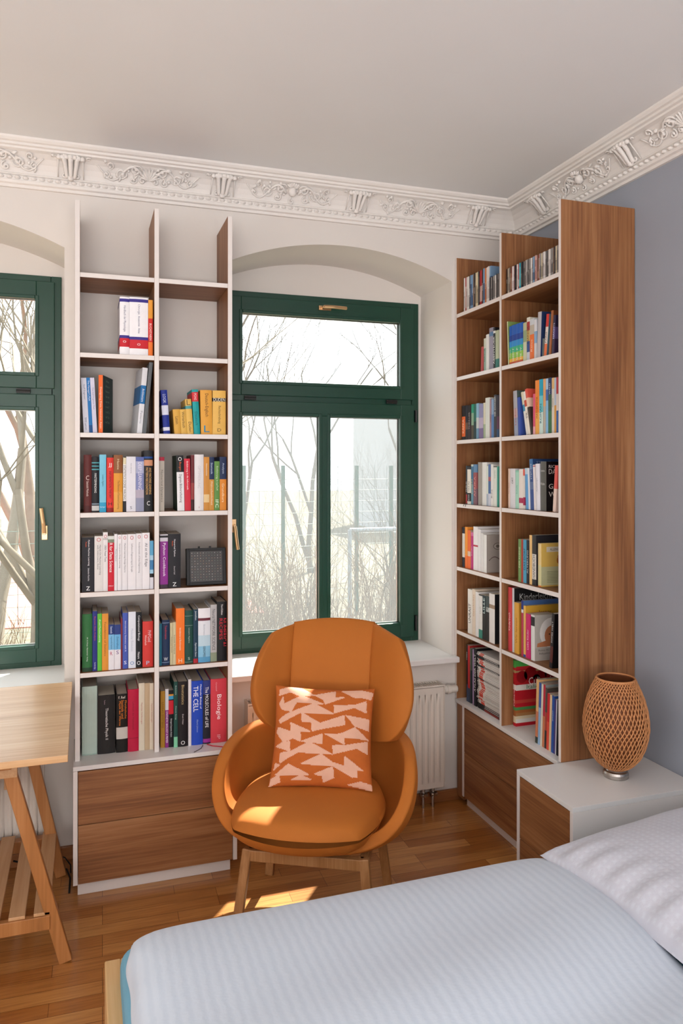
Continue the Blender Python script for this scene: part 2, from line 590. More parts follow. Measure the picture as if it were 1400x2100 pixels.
def cornice(name, P, length, mitre_end, posts, meds):
    """P(s, d, z) -> world; s runs along the wall, d out from it"""
    s = MB()
    for (d0, z0), (d1, z1) in zip(PROF[:-1], PROF[1:]):
        s.quad([P(0, d0, z0), P(length - d0 * mitre_end, d0, z0), P(length - d1 * mitre_end, d1, z1), P(0, d1, z1)])
    # bead row
    n = int(length / .034)
    for i in range(n):
        c = (i + .5) * .034
        if c > length - .03: continue
        s.grid(lambda u, v: P(c + .014 * math.cos(2 * PI * u) * math.cos(v * PI / 2), .022 + .013 * math.sin(v * PI / 2), 3.0915 + .0085 * math.sin(2 * PI * u) * math.cos(v * PI / 2)), 8, 3, closed=True)
    def Q(x, u, h):
        d, z = cove(u, h)
        return P(x, d, z)
    def tb(pts, r0, r1=None):
        r1 = r0 if r1 is None else r1
        k = len(pts)
        s.tube([Q(x, u, h + .002) for x, u, h in pts], [1.45 * (r0 + (r1 - r0) * i / (k - 1)) for i in range(k)], 6)
    def spiral(cx, cu, r, turns, start, sgn, thick):
        pts = []
        for i in range(18):
            f = i / 17
            rr = r * (1 - .85 * f)
            a = start + sgn * f * turns * 2 * PI
            pts.append((cx + rr * math.cos(a), cu + rr * math.sin(a) / CL, .003 + .004 * f))
        tb(pts, thick * .6, thick)
    def blob(x, u, r, h=.004):
        d, z = cove(u, h)
        s.sphere(P(x, d, z), r * 1.4, 5)
    def leaf(x, u, ang, L, w):
        def fn(a, b):
            t = b * 2 - 1
            wd = w * math.sin(PI * min(1, a * .95 + .05)) ** .7
            px = x + math.cos(ang) * a * L - math.sin(ang) * t * wd
            pu = u + (math.sin(ang) * a * L + math.cos(ang) * t * wd) / CL
            return Q(px, pu, .002 + .014 * (1 - t * t) * math.sin(PI * (a * .8 + .1)))
        s.grid(fn, 6, 4)
    rnd = random.Random(3)
    for x in posts:
        # acanthus bracket: two fluted stems, leafy capital on top, volute foot below
        for dx in (-.016, 0, .016):
            tb([(x + dx * (1 + .8 * f), .02 + .94 * f, .010 + .010 * math.sin(PI * f) + (.006 if dx == 0 else 0)) for f in [i / 8 for i in range(9)]], .006, .008)
        for dx in (-.05, -.035, -.018, 0, .018, .035, .05):
            leaf(x + dx * .4, .78, PI / 2 - dx * 16, .034 + .01 * math.cos(dx * 40), .009)
            blob(x + dx * 1.0, .93 + .04 * math.cos(dx * 60), .008, .012)
        spiral(x - .026, .10, .014, 1.2, 0, 1, .0045)
        spiral(x + .026, .10, .014, 1.2, PI, -1, .0045)
        blob(x, .03, .011, .012)
        tb([(x - .055, .02, .002), (x - .052, .9, .002)], .002)
        tb([(x + .055, .02, .002), (x + .052, .9, .002)], .002)
        for sg in (-1, 1):
            spiral(x + sg * .075, .88, .012, 1, 0, sg, .003)
    for q, x in enumerate(meds):
        # central mask or shell
        if q % 2 == 0:
            s.sphere(Q(x, .55, .006), .026, 7, sc3=(.85, .85, 1.05))
            for k in range(7):
                leaf(x, .70, PI / 2 + (k - 3) * .42, .034, .008)
            spiral(x, .12, .018, 1.1, PI / 2, 1, .004)
        else:
            for k in range(9):
                leaf(x, .28, PI / 2 + (k - 4) * .3, .058, .007)
            spiral(x - .03, .25, .016, 1.2, 0, 1, .004)
            spiral(x + .03, .25, .016, 1.2, PI, -1, .004)
        for sg in (-1, 1):
            spiral(x + sg * .058, .62, .028, 1.4, PI if sg > 0 else 0, -sg, .0045)
            spiral(x + sg * .072, .24, .020, 1.3, PI / 2, sg, .004)
            spiral(x + sg * .125, .45, .026, 1.4, PI if sg > 0 else 0, sg, .004)
            spiral(x + sg * .175, .70, .018, 1.2, -PI / 2, -sg, .0035)
            spiral(x + sg * .190, .35, .016, 1.3, PI / 2, sg, .0035)
            tb([(x + sg * (.03 + .20 * f), .45 + .3 * math.sin(f * 7), .004) for f in [i / 14 for i in range(15)]], .005, .002)
            for k in range(7):
                xx = x + sg * (.05 + .025 * k)
                leaf(xx, .2 + .55 * rnd.random(), rnd.random() * 6.28, .022 + .008 * rnd.random(), .006)
                blob(x + sg * (.04 + .026 * k), .15 + .7 * rnd.random(), .004 + .003 * rnd.random())
    o = s.build(name, M['stucco'], smooth=False)
    for p in o.data.polygons:
        p.use_smooth = p.area < .0006
    return tag(o, kind='structure')
cornice('trim_3', lambda a, d, z: (XL + a, YW - d, z), XR - XL, 1,
        [-.06 - XL + .69 * k for k in range(-4, 4)], [.285 - XL + .69 * k for k in range(-5, 3)])
cornice('trim_4', lambda a, d, z: (XR - d, YB + a, z), YW - YB, 1,
        [3.39 - YB - .66 * k for k in range(0, 7)], [3.06 - YB - .66 * k for k in range(0, 6)])

# books: bay, look, start, width, height, lean, yaw, depth, recess, kind, bands, lettering, cover colour
BOOKS = [
('LL2', 'thick white book with red band', 0.1436, 0.0398, 0.252, 0, 0, 0.2, 0.02, 'h', '0:f0eef0|0.03:3a2f86|0.085:f0eef0|0.66:3a2f86|0.71:c8202c|0.86:f0eef0', [('Handbuch der Physiologie', 0.15, 0.6, '555577', 'd', 0.3), ('o', 0.75, 0.79, 'f0d0d0', 'h', 0.4)], None),
('LL2', 'very thick white book with red band', 0.1841, 0.0789, 0.254, 0, 0, 0.2, 0.02, 'h', '0:f0eef0|0.03:3a2f86|0.085:f0eef0|0.68:3a2f86|0.73:c8202c|0.88:f0eef0', [('Chirurgie  Anatomie  Atlas', 0.12, 0.62, '555577', 'd', 0.14), ('o', 0.79, 0.83, 'f0d0d0', 'h', 0.25)], None),
('LL2', 'thin orange and red book', 0.264, 0.0187, 0.246, 0, 0, 0.17, 0.02, 'p', '0:e39a35|0.33:cf2b24|0.75:e8762a', [('BUCHSTABEN', 0.42, 0.72, 'f3e0d8', 'd', 0.5)], None),
('LL3', 'white paperback leaning left', -0.0038, 0.022, 0.235, -3, 0, 0.17, 0.03, 'p', '0:d5d6e2', [('Staff Engineer', 0.12, 0.4, '6a6f86', 'd', 0.4), ('Will Larson', 0.72, 0.95, '6a6f86', 'd', 0.4)], None),
('LL3', 'blue paperback leaning left', 0.0187, 0.0141, 0.237, -3, 0, 0.17, 0.03, 'p', '0:1c74b8|0.86:174f8a', [("The Manager's Path", 0.05, 0.42, 'dfe8f5', 'd', 0.6)], None),
('LL3', 'pale lilac paperback leaning left', 0.0335, 0.0173, 0.237, -3, 0, 0.17, 0.03, 'p', '0:cfcde0', [('The Staff Engineer Path', 0.15, 0.6, '7c7895', 'd', 0.4)], None),
('LL3', 'orange spined book with dark green cover', 0.0561, 0.018, 0.25, 0, -16, 0.17, 0.03, 'p', '0:ee6a2a', [('Designing Data Intensive Apps', 0.2, 0.93, 'f8d8c0', 'd', 0.55)], '1f3a38'),
('LL3', 'white book with blue band leaning right', 0.2161, 0.0219, 0.29, 5, 6, 0.17, 0.03, 'p', '0:dadade|0.27:1f6ca8|0.55:dfe0e4', [('Architecture', 0.32, 0.52, 'e6eef6', 'd', 0.5), ('Patterns', 0.66, 0.85, '8a8c98', 'd', 0.4)], None),
('LL3', 'slim grey book leaning against divider', 0.239, 0.0154, 0.315, 5.5, 0, 0.2, 0.03, 'p', '0:5f6468', [], None),
('LR3', 'navy and white book leaning left', 0.3292, 0.0284, 0.193, -4, 0, 0.17, 0.02, 'h', '0:1c2f8c|0.35:d9dced|0.57:1c2f8c|0.85:d9dced|0.93:1c2f8c', [('LOGIK', 0.1, 0.3, 'c8d0f0', 'd', 0.5)], None),
('LR3', 'small yellow dictionary, shortest left one', 0.3766, 0.0298, 0.109, -4, 0, 0.17, 0.02, 'h', '0:d9a648', [('Latein', 0.3, 0.6, '5a4318', 'd', 0.5)], None),
('LR3', 'small cream yellow dictionary', 0.407, 0.026, 0.11, -4, 0, 0.17, 0.02, 'h', '0:ddb055', [('Wörterbuch', 0.1, 0.75, '4a3a1c', 'd', 0.45)], None),
('LR3', 'tan yellow dictionary with blue mark', 0.4336, 0.0267, 0.156, -4, 0, 0.17, 0.02, 'h', '0:deb35a|0.19:4f9a9a|0.28:deb35a', [('L', 0.02, 0.17, '6a5a30', 'h', 0.6), ('Duden', 0.65, 0.95, '4a3a1c', 'd', 0.45)], None),
('LR3', 'teal dictionary with red band', 0.4626, 0.0274, 0.2, -3, 0, 0.17, 0.02, 'h', '0:1c9a9c|0.06:d03038|0.27:1c9a9c', [('PONS', 0.09, 0.24, 'f0d0d0', 'd', 0.5), ('Deutsch', 0.5, 0.8, '14585c', 'd', 0.4)], None),
('LR3', 'thick yellow dictionary with red emblem', 0.4934, 0.0513, 0.199, -1, 0, 0.17, 0.02, 'h', '0:dfa03e', [('Deutsch-Englisch', 0.08, 0.6, '4a2c10', 'd', 0.36), ('L', 0.8, 0.95, '2484a8', 'h', 0.5)], None),
('LR3', 'thick pale yellow dictionary, black label', 0.5453, 0.0593, 0.199, 0, 0, 0.17, 0.02, 'h', '0:e3b45a|0.17:15130f|0.25:e3b45a', [('DUDEN', 0.17, 0.25, 'e8e0d0', 'h', 0.9), ('Rechtschreibung', 0.35, 0.75, '4a3818', 'd', 0.3), ('D', 0.86, 0.93, '6a5424', 'h', 0.3)], None),
('LL4', 'maroon hardback', -0.0046, 0.0322, 0.247, 0, 0, 0.17, 0.02, 'h', '0:5c2320|0.88:4c1a18', [('Statistik Methods', 0.46, 0.72, 'e0c8c0', 'd', 0.3), ('C', 0.36, 0.44, 'd8c0b8', 'h', 0.4)], None),
('LL4', 'black hardback with teal stripes', 0.0285, 0.0304, 0.239, 0, 0, 0.17, 0.02, 'h', '0:1b1a1e|0.1:4fa0a8|0.12:1b1a1e|0.16:4fa0a8|0.18:1b1a1e|0.22:4fa0a8|0.24:1b1a1e|0.84:8a9aa6|0.86:1b1a1e|0.88:c8c8c4|0.97:1b1a1e', [('MASTERMINDING', 0.3, 0.65, 'e4e4e0', 'd', 0.3)], None),
('LL4', 'light blue book', 0.0599, 0.0272, 0.248, 0, 0, 0.17, 0.02, 'p', '0:77c0d8|0.83:2f9cc4', [('Lineare Algebra', 0.35, 0.55, '2e5f70', 'd', 0.4), ('Springer', 0.86, 0.96, 'd0eef8', 'h', 0.8)], None),
('LL4', 'bright red hardback', 0.0896, 0.0284, 0.235, 0, 0, 0.17, 0.02, 'h', '0:d8352c|0.92:96201c', [('INFORMATION THEORY', 0.25, 0.75, '4a0c0a', 'd', 0.5), ('JJ', 0.1, 0.18, 'f4dcd8', 'h', 0.5), ('H', 0.82, 0.88, '2a0806', 'h', 0.5)], None),
('LL4', 'brown over orange hardback', 0.1186, 0.0373, 0.247, 0, 0, 0.17, 0.02, 'h', '0:8a5630|0.32:dc9634|0.65:e0a24a', [('The Elements of Statistical Learning', 0.45, 0.95, '7c4a1a', 'd', 0.32), ('Hastie', 0.05, 0.28, 'e0c8a0', 'd', 0.25)], None),
('LL4', 'slim cream paperback with black foot', 0.1578, 0.0124, 0.235, 0, 0, 0.17, 0.02, 'p', '0:d8d0ae|0.12:e9e6e2|0.8:1b1a1e', [('STATISTICS DONE WRONG', 0.14, 0.78, '1c1a16', 'd', 0.7)], None),
('LL4', 'white paperback', 0.1708, 0.0397, 0.24, 0, 0, 0.17, 0.02, 'p', '0:dedde4', [('Reinforcement Learning', 0.12, 0.3, '55586a', 'd', 0.25), ('S', 0.9, 0.95, '33364a', 'h', 0.2)], None),
('LL4', 'mottled blue and white paperback', 0.2115, 0.0336, 0.239, 0, 0, 0.17, 0.02, 'p', '0:5a66a0|0.08:a6aac8|0.3:7f86b4|0.6:b2a8b8|0.75:8f92aa', [('DEEP LEARNING', 0.1, 0.6, 'e6e0ee', 'd', 0.45)], None),
('LL4', 'black hardback with orange square', 0.2456, 0.0372, 0.267, 0, 0, 0.17, 0.02, 'h', '0:1f2024|0.1:1c4a90|0.13:1f2024|0.155:c98e6c|0.25:1f2024', [('PATTERN RECOGNITION', 0.28, 0.72, 'd8a860', 'd', 0.34, 0.17), ('AND MACHINE LEARNING', 0.28, 0.72, 'd8a860', 'd', 0.3, -0.2), ('C', 0.83, 0.9, 'e8e8e8', 'h', 0.35)], None),
('LR4', 'grey beige book with crimson head', 0.3097, 0.0229, 0.239, 0, 0, 0.17, 0.02, 'p', '0:a81c38|0.07:b8b0a4', [('Numerical Dynamics', 0.12, 0.95, '6a6258', 'd', 0.5)], None),
('LR4', 'black and white paperback', 0.3892, 0.0311, 0.246, -1.2, 0, 0.17, 0.02, 'p', '0:17171b|0.3:e6e4e6', [('Digitale Bildverarbeitung', 0.34, 0.85, '2c2a2c', 'd', 0.45), ('O', 0.03, 0.1, 'e6e6e6', 'h', 0.5), ('Burger', 0.12, 0.28, 'd0602c', 'd', 0.35)], '1d3a2a'),
('LR4', 'red paperback', 0.4218, 0.0266, 0.232, -1, 0, 0.17, 0.02, 'p', '0:c8283c', [('Einführung in die Informatik', 0.05, 0.6, 'f6e0e0', 'd', 0.35)], None),
('LR4', 'narrow dark red book', 0.449, 0.014, 0.248, 0, 0, 0.17, 0.02, 'p', '0:6a2a2c|0.5:94403c|0.8:3a1818', [], None),
('LR4', 'white hardback taller than its neighbours', 0.4641, 0.041, 0.251, 0, 0, 0.17, 0.02, 'h', '0:e2dfdf', [('OPTIMIERUNG', 0.2, 0.6, 'c8c4c6', 'd', 0.28), ('Y', 0.93, 0.96, 'a02c40', 'h', 0.15)], None),
('LR4', 'light brown paperback', 0.5057, 0.0243, 0.24, 0, 0, 0.17, 0.02, 'p', '0:c98a3c|0.7:e3c48e|0.85:c98a3c', [('Wahrscheinlichkeit', 0.12, 0.35, 'f0e0c4', 'd', 0.35)], None),
('LR4', 'slim navy over orange book', 0.5305, 0.0212, 0.24, 0, 0, 0.17, 0.02, 'p', '0:1c2c50|0.42:c88c3c', [('Statistik', 0.1, 0.33, 'c0d0e8', 'd', 0.4), ('Wahrscheinlichkeit', 0.45, 0.9, 'f0e0c0', 'd', 0.4)], None),
('LR4', 'green paperback', 0.5528, 0.0235, 0.221, 0, 0, 0.17, 0.02, 'p', '0:5f8c44', [('Einführung in LaTeX', 0.1, 0.6, 'dcecc8', 'd', 0.4), ('IFC', 0.78, 0.95, 'e8f4dc', 'd', 0.6)], None),
('LR4', 'wider navy over orange book', 0.5773, 0.0295, 0.241, 0, 0, 0.17, 0.02, 'p', '0:1c2c50|0.42:d8862c', [('Analysis', 0.1, 0.33, 'c0d0e8', 'd', 0.35), ('Grundkurs', 0.5, 0.85, 'f4e0b8', 'd', 0.35)], None),
('LL5', 'thick black paperback with white title', -0.0122, 0.0513, 0.233, 0, 0, 0.19, 0.015, 'p', '0:1c1b22', [('Python Machine Learning', 0.05, 0.52, 'f0eef2', 'd', 0.16, -0.05), ('Sebastian Raschka', 0.56, 0.8, 'd8d6da', 'd', 0.12, -0.05), ('Z', 0.9, 0.97, 'f4f4f4', 'h', 0.3), ('Packt', 0.06, 0.2, 'd85a2a', 'd', 0.1, 0.15)], None),
('LL5', 'white paperback, widest beside the black one', 0.0397, 0.0342, 0.237, 0, 0, 0.18, 0.015, 'p', '0:dedad6', [('Hands-On Machine Learning', 0.16, 0.7, '44424a', 'd', 0.24, -0.15), ('with Scikit-Learn, Keras', 0.16, 0.6, '44424a', 'd', 0.2, 0.1), ('O', 0.03, 0.1, 'c04048', 'h', 0.5)], None),
('LL5', 'narrow white paperback with tall head', 0.0745, 0.0193, 0.253, 0, 0, 0.18, 0.015, 'p', '0:e4e0df|0.1:c0bcba|0.13:e4e0df', [('UNIX Power Tools', 0.22, 0.5, '44424a', 'd', 0.5), ('O', 0.04, 0.1, 'c04048', 'h', 0.6)], None),
('LL5', 'bright red paperback with white head', 0.0945, 0.0258, 0.236, 0, 0, 0.18, 0.015, 'p', '0:d9dcd6|0.06:7c8870|0.12:c81a30', [('R for Data Science', 0.13, 0.66, 'f8f0f0', 'd', 0.5), ('OREILLY', 0.86, 0.96, 'f0d0d4', 'h', 0.8)], None),
('LL5', 'slim white paperback beside the red one', 0.1208, 0.0126, 0.244, 0, 0, 0.18, 0.015, 'p', '0:e4e1e3', [('Fluent Python', 0.2, 0.55, '66646c', 'd', 0.5)], None),
('LL5', 'white paperback with pale title', 0.1345, 0.0172, 0.241, 0, 0, 0.18, 0.015, 'p', '0:e8e5e7', [('Generative Deep Learning', 0.16, 0.6, '66646c', 'd', 0.42), ('O', 0.03, 0.08, 'c04048', 'h', 0.5)], None),
('LL5', 'white paperback with fine grey title', 0.1527, 0.0227, 0.241, 0, 0, 0.18, 0.015, 'p', '0:e4e1e3', [('Machine Learning Design Patterns', 0.16, 0.68, '66646c', 'd', 0.35), ('O', 0.03, 0.09, 'c04048', 'h', 0.5)], None),
('LL5', 'broad white paperback with red circle mark', 0.1764, 0.0348, 0.242, 0, 0, 0.18, 0.015, 'p', '0:e8e5e7', [('Software Engineering at Google', 0.17, 0.68, '66646c', 'd', 0.25), ('O', 0.03, 0.1, 'c04048', 'h', 0.4)], None),
('LL5', 'white paperback second from broad one', 0.2121, 0.025, 0.244, 0, 0, 0.18, 0.015, 'p', '0:e4e1e3', [('Fundamentals of Data Engineering', 0.16, 0.7, '66646c', 'd', 0.3), ('O', 0.03, 0.09, 'c04048', 'h', 0.5)], None),
('LL5', 'white paperback with large grey title', 0.2377, 0.0311, 0.246, 0, 0, 0.18, 0.015, 'p', '0:e8e5e7', [('AI at the Edge', 0.18, 0.6, '4c4a52', 'd', 0.42), ('O', 0.03, 0.1, 'c04048', 'h', 0.5)], None),
('LL5', 'short light blue and white booklet', 0.2703, 0.0151, 0.21, 0, 0, 0.15, 0.015, 'p', '0:5aa4cc|0.3:a6cce0|0.4:3c7cac|0.6:9cc8e0|0.68:1b1a1e|0.76:dcdce4', [], None),
('LR5', 'purple paperback with white title', 0.3133, 0.0342, 0.237, 0, 0, 0.18, 0.015, 'p', '0:d8d4dc|0.02:1b1a1e|0.06:c8c4cc|0.13:8a2a8a|0.93:3a2a3a', [('Python Cookbook', 0.16, 0.78, 'f4e8f6', 'd', 0.42)], None),
('LR5', 'thick black paperback', 0.349, 0.054, 0.238, 0, 0, 0.19, 0.015, 'p', '0:1a191f', [('Numerical Python', 0.1, 0.42, 'f0eef2', 'd', 0.16), ('Packt', 0.1, 0.26, 'd85a2a', 'd', 0.1, 0.16), ('Z', 0.9, 0.97, 'f4f4f4', 'h', 0.3), ('David Gall', 0.6, 0.75, 'c8c6ca', 'd', 0.11)], None),
('LL6', 'dark green hardback', -0.0103, 0.0403, 0.246, 0, 0, 0.17, 0.02, 'h', '0:2e6b3a|0.93:24402c', [('W. H. Press  Numerical  Verlag', 0.4, 0.82, 'd8e8d8', 'd', 0.16)], None),
('LL6', 'narrow navy paperback with red title', 0.0314, 0.0193, 0.257, 0, 0, 0.17, 0.02, 'p', '0:26307a', [('Bayesian Data Analysis', 0.08, 0.5, 'c04868', 'd', 0.4), ('Cambridge', 0.85, 0.97, 'c8c8e0', 'd', 0.4)], None),
('LL6', 'lime green paperback', 0.0517, 0.0179, 0.245, 0, 0, 0.17, 0.02, 'p', '0:62b83e', [('AI and Machine Learning', 0.1, 0.5, 'e8f4d8', 'd', 0.5)], None),
('LL6', 'light orange paperback', 0.0706, 0.0258, 0.244, 0, 0, 0.17, 0.02, 'p', '0:dd9236', [('Foundations of Statistics', 0.1, 0.8, '7a4a14', 'd', 0.3)], None),
('LL6', 'short navy, sky and white paperback', 0.097, 0.0234, 0.195, 0, 0, 0.17, 0.02, 'p', '0:253a78|0.22:7ab8e0|0.56:e6e2e6', [('Statistik', 0.04, 0.2, 'd8e0f4', 'd', 0.35), ('Angewandte Statistik', 0.26, 0.54, '2c5c84', 'd', 0.35), ('R', 0.6, 0.68, 'b03058', 'h', 0.4)], None),
('LL6', 'short navy and sky paperback, purple mark', 0.1214, 0.0261, 0.193, 0, 0, 0.17, 0.02, 'p', '0:2a3c7c|0.22:6cb0dc|0.56:e6e2e6', [('Zeitreihen', 0.26, 0.54, '2c5c84', 'd', 0.3), ('S', 0.58, 0.66, '5c3080', 'h', 0.4)], None),
('LL6', 'slim dark red book', 0.1481, 0.0068, 0.219, 0, 0, 0.17, 0.02, 'p', '0:7a2634', [], None),
('LL6', 'blue paperback', 0.1558, 0.0218, 0.242, 0, 0, 0.17, 0.02, 'p', '0:4458ac', [('Introductory Statistics with R', 0.12, 0.72, 'e0e4f6', 'd', 0.35), ('S', 0.86, 0.92, 'e6eaf8', 'h', 0.5)], None),
('LL6', 'white paperback with blue dot', 0.1796, 0.0309, 0.245, 0, 0, 0.17, 0.02, 'p', '0:dfe3ec', [('Molecular Evolution', 0.3, 0.7, 'b4bccc', 'd', 0.3), ('O', 0.88, 0.94, '2c78b4', 'h', 0.5)], None),
('LL6', 'black paperback with white title', 0.2111, 0.0244, 0.242, 0, 0, 0.17, 0.02, 'p', '0:17181c', [('Computational Biology', 0.06, 0.52, 'f0f0f2', 'd', 0.42), ('Nature', 0.72, 0.84, 'f0f0f2', 'd', 0.35), ('O', 0.88, 0.95, 'f0f0f2', 'h', 0.6)], None),
('LL6', 'short thick red dictionary', 0.2395, 0.0449, 0.199, 0, 0, 0.17, 0.02, 'h', '0:cd3a34', [('PHPGod', 0.2, 0.45, 'e6c4cc', 'd', 0.4, -0.15), ('Wörterbuch', 0.3, 0.52, 'f4dcd8', 'd', 0.2, 0.2), ('P', 0.87, 0.95, 'b0c0e0', 'h', 0.3)], None),
('LR6', 'narrow teal book', 0.3107, 0.0107, 0.186, 0, 0, 0.17, 0.02, 'p', '0:1f6a80', [], None),
('LR6', 'navy hardback with red title', 0.3225, 0.0332, 0.2, 0, 0, 0.17, 0.02, 'h', '0:1c3050|0.06:8aa0c0|0.07:1c3050|0.93:8aa0c0|0.94:1c3050', [('Transformation', 0.12, 0.42, 'c03840', 'd', 0.5), ('W', 0.82, 0.9, 'e8ecf0', 'h', 0.5)], None),
('LR6', 'slim beige paperback, first of two', 0.3572, 0.0123, 0.186, 0, 0, 0.17, 0.02, 'p', '0:c8bd96', [('Einführung Genetik', 0.15, 0.9, '6a6044', 'd', 0.5)], None),
('LR6', 'slim beige paperback, second of two', 0.3702, 0.0123, 0.188, 0, 0, 0.17, 0.02, 'p', '0:cfc49e', [('Statistik Mechanik', 0.15, 0.9, '6a6044', 'd', 0.5)], None),
('LR6', 'tall bright orange paperback', 0.3831, 0.0372, 0.248, 0, 0, 0.17, 0.02, 'p', '0:f07828', [('Introduction to Bioinformatics', 0.35, 0.75, 'fbe6d0', 'd', 0.26), ('H', 0.9, 0.97, 'f6d6b8', 'h', 0.4)], None),
('LR6', 'dark green hardback with fine lines', 0.4218, 0.036, 0.236, 0, 0, 0.17, 0.02, 'h', '0:204a42|0.1:9ab0a4|0.105:204a42|0.28:9ab0a4|0.285:204a42|0.97:9ab0a4|0.975:204a42', [('Lineare Algebra', 0.32, 0.62, 'b8c8bc', 'd', 0.2), ('S', 0.88, 0.93, 'b8c8bc', 'h', 0.25)], None),
('LR6', 'slim dark teal book with red foot', 0.4593, 0.0199, 0.239, 0, 0, 0.17, 0.02, 'p', '0:1c3c50|0.92:b02834', [('Jonathan', 0.03, 0.2, 'dce6ec', 'd', 0.45), ('Algorithmic Genes', 0.62, 0.88, 'dce6ec', 'd', 0.45)], None),
('LR6', 'white book fading to light blue', 0.4808, 0.0539, 0.242, 0, 0, 0.17, 0.02, 'h', '0:e6e4e8|0.18:6a2c38|0.23:dfe2e8|0.5:bcd4e0|0.7:86bcd8|0.9:5a9cc4', [('Bioinformatics', 0.3, 0.5, '98a0ac', 'd', 0.2), ('GENOMES', 0.7, 0.9, '10161c', 'd', 0.25)], None),
('LR6', 'grey white paperback with black lettering', 0.5358, 0.0277, 0.256, 0, 0, 0.17, 0.02, 'p', '0:b4b2b2|0.84:8a947c', [('Neural NETWORK SCIENCE', 0.08, 0.8, '484648', 'd', 0.5)], None),
('LR6', 'black hardback with red title', 0.5645, 0.0449, 0.267, 0, 0, 0.17, 0.02, 'h', '0:151416', [('NUMERICAL', 0.28, 0.78, 'c42434', 'd', 0.36, -0.25), ('RECIPES', 0.28, 0.64, 'c42434', 'd', 0.32, 0.1), ('Third Edition', 0.04, 0.22, 'e8e4e4', 'd', 0.3, 0.0)], None),
('LL7', 'thick pale mint hardback', -0.0114, 0.0627, 0.297, 0, 0, 0.17, 0.055, 'h', '0:b4c6ba|0.98:9fb5a8', [], None),
('LL7', 'thick black hardback', 0.0527, 0.0733, 0.254, 0, 0, 0.17, 0.05, 'h', '0:1f1c1b', [('Theoretische Physik II', 0.22, 0.76, 'e6e0dc', 'd', 0.2), ('Teubner', 0.08, 0.16, 'a89098', 'd', 0.1, 0.1)], None),
('LL7', 'black book with orange title', 0.1302, 0.0477, 0.254, 0, 0, 0.17, 0.045, 'h', '0:17130f|0.57:c9c2ba|0.77:17130f', [('Physikalische', 0.08, 0.46, 'e07c1c', 'd', 0.22, -0.3), ('Statistik und', 0.1, 0.42, 'e07c1c', 'd', 0.22, -0.05), ('Physik der Wärme', 0.12, 0.54, 'e07c1c', 'd', 0.22, 0.2), ('F. Reif', 0.03, 0.08, 'e8dcd0', 'h', 0.6)], None),
('LL7', 'crimson hardback', 0.1785, 0.0457, 0.272, 0, 0, 0.17, 0.04, 'h', '0:b8163c|0.78:8a0c2c|0.79:b8163c', [('Lehrbuch der Mathematik', 0.2, 0.65, '7c0c28', 'd', 0.16)], None),
('LL7', 'cream paperback, first of pale trio', 0.2249, 0.0241, 0.296, 0, 0, 0.17, 0.04, 'p', '0:d8cdb8', [('Feynman Vorlesungen', 0.22, 0.68, 'a83c34', 'd', 0.3)], None),
('LL7', 'tan paperback, middle of pale trio', 0.2496, 0.0237, 0.294, 0, 0, 0.17, 0.04, 'p', '0:c0a888', [('Feynman Vorlesungen', 0.25, 0.62, 'c8b090', 'd', 0.3)], None),
('LL7', 'cream paperback, last of pale trio', 0.2716, 0.0158, 0.292, 0, 0, 0.17, 0.04, 'p', '0:dccfba', [('Feynman Vorlesungen', 0.22, 0.68, 'a83c34', 'd', 0.4)], None),
('LR7', 'ochre paperback', 0.3181, 0.0195, 0.251, 0, 0, 0.17, 0.045, 'p', '0:b0822c', [('LIVING SYSTEMS', 0.2, 0.65, '7a5410', 'd', 0.45)], None),
('LR7', 'slim white over purple paperback', 0.3383, 0.0144, 0.26, 0, 0, 0.17, 0.04, 'p', '0:d8d6da|0.36:8c2c80', [('SYNTHETIC BIOLOGY A PRIMER', 0.38, 0.92, 'f2e6f2', 'd', 0.6)], None),
('LR7', 'slim black book with colour patches', 0.3532, 0.0211, 0.253, 0, 0, 0.17, 0.04, 'p', '0:141418|0.07:d89030|0.1:3c9cc8|0.16:141418|0.18:c82030|0.42:141418', [('Biological Sequence Analysis', 0.5, 0.82, 'ececec', 'd', 0.4)], None),
('LR7', 'slim dark green book with mint foot', 0.3749, 0.0164, 0.292, 0, 0, 0.17, 0.03, 'p', '0:1e4a42|0.84:7cc49c', [('Biochemistry', 0.06, 0.2, 'c8d8d0', 'd', 0.35), ('Molecular Biology', 0.35, 0.6, 'c8d8d0', 'd', 0.35)], None),
('LR7', 'tall black hardback with gold title', 0.3919, 0.0452, 0.289, 0, 0, 0.17, 0.03, 'h', '0:1a1518', [('Biostatistics', 0.05, 0.35, 'c0a878', 'd', 0.26), ('Erwin Weber', 0.5, 0.66, 'd8d0d0', 'd', 0.14), ('O', 0.91, 0.97, 'ececec', 'h', 0.4)], None),
('LR7', 'very slim white booklet', 0.4382, 0.0131, 0.297, 0, 0, 0.17, 0.03, 'p', '0:dad6d8', [('Zellbiologie', 0.3, 0.8, 'a8a4a8', 'd', 0.3)], None),
('LR7', 'royal blue thick book with white title', 0.4523, 0.0505, 0.287, 0, 0, 0.2, 0.03, 'h', '0:1f46b4', [('THE CELL', 0.08, 0.48, 'f4f6fc', 'd', 0.42, 0.12), ('Molecular Biology of', 0.06, 0.44, 'f0f2fa', 'd', 0.2, -0.3), ('Alberts Johnson', 0.6, 0.8, '9cb0e0', 'd', 0.2)], None),
('LR7', 'navy book with white title, purple foot', 0.5039, 0.0334, 0.285, 0, 0, 0.2, 0.03, 'h', '0:2c3878|0.22:20202c|0.92:98308c|0.98:20202c', [('The MOLECULES of LIFE', 0.1, 0.74, 'f0f0f4', 'd', 0.42)], None),
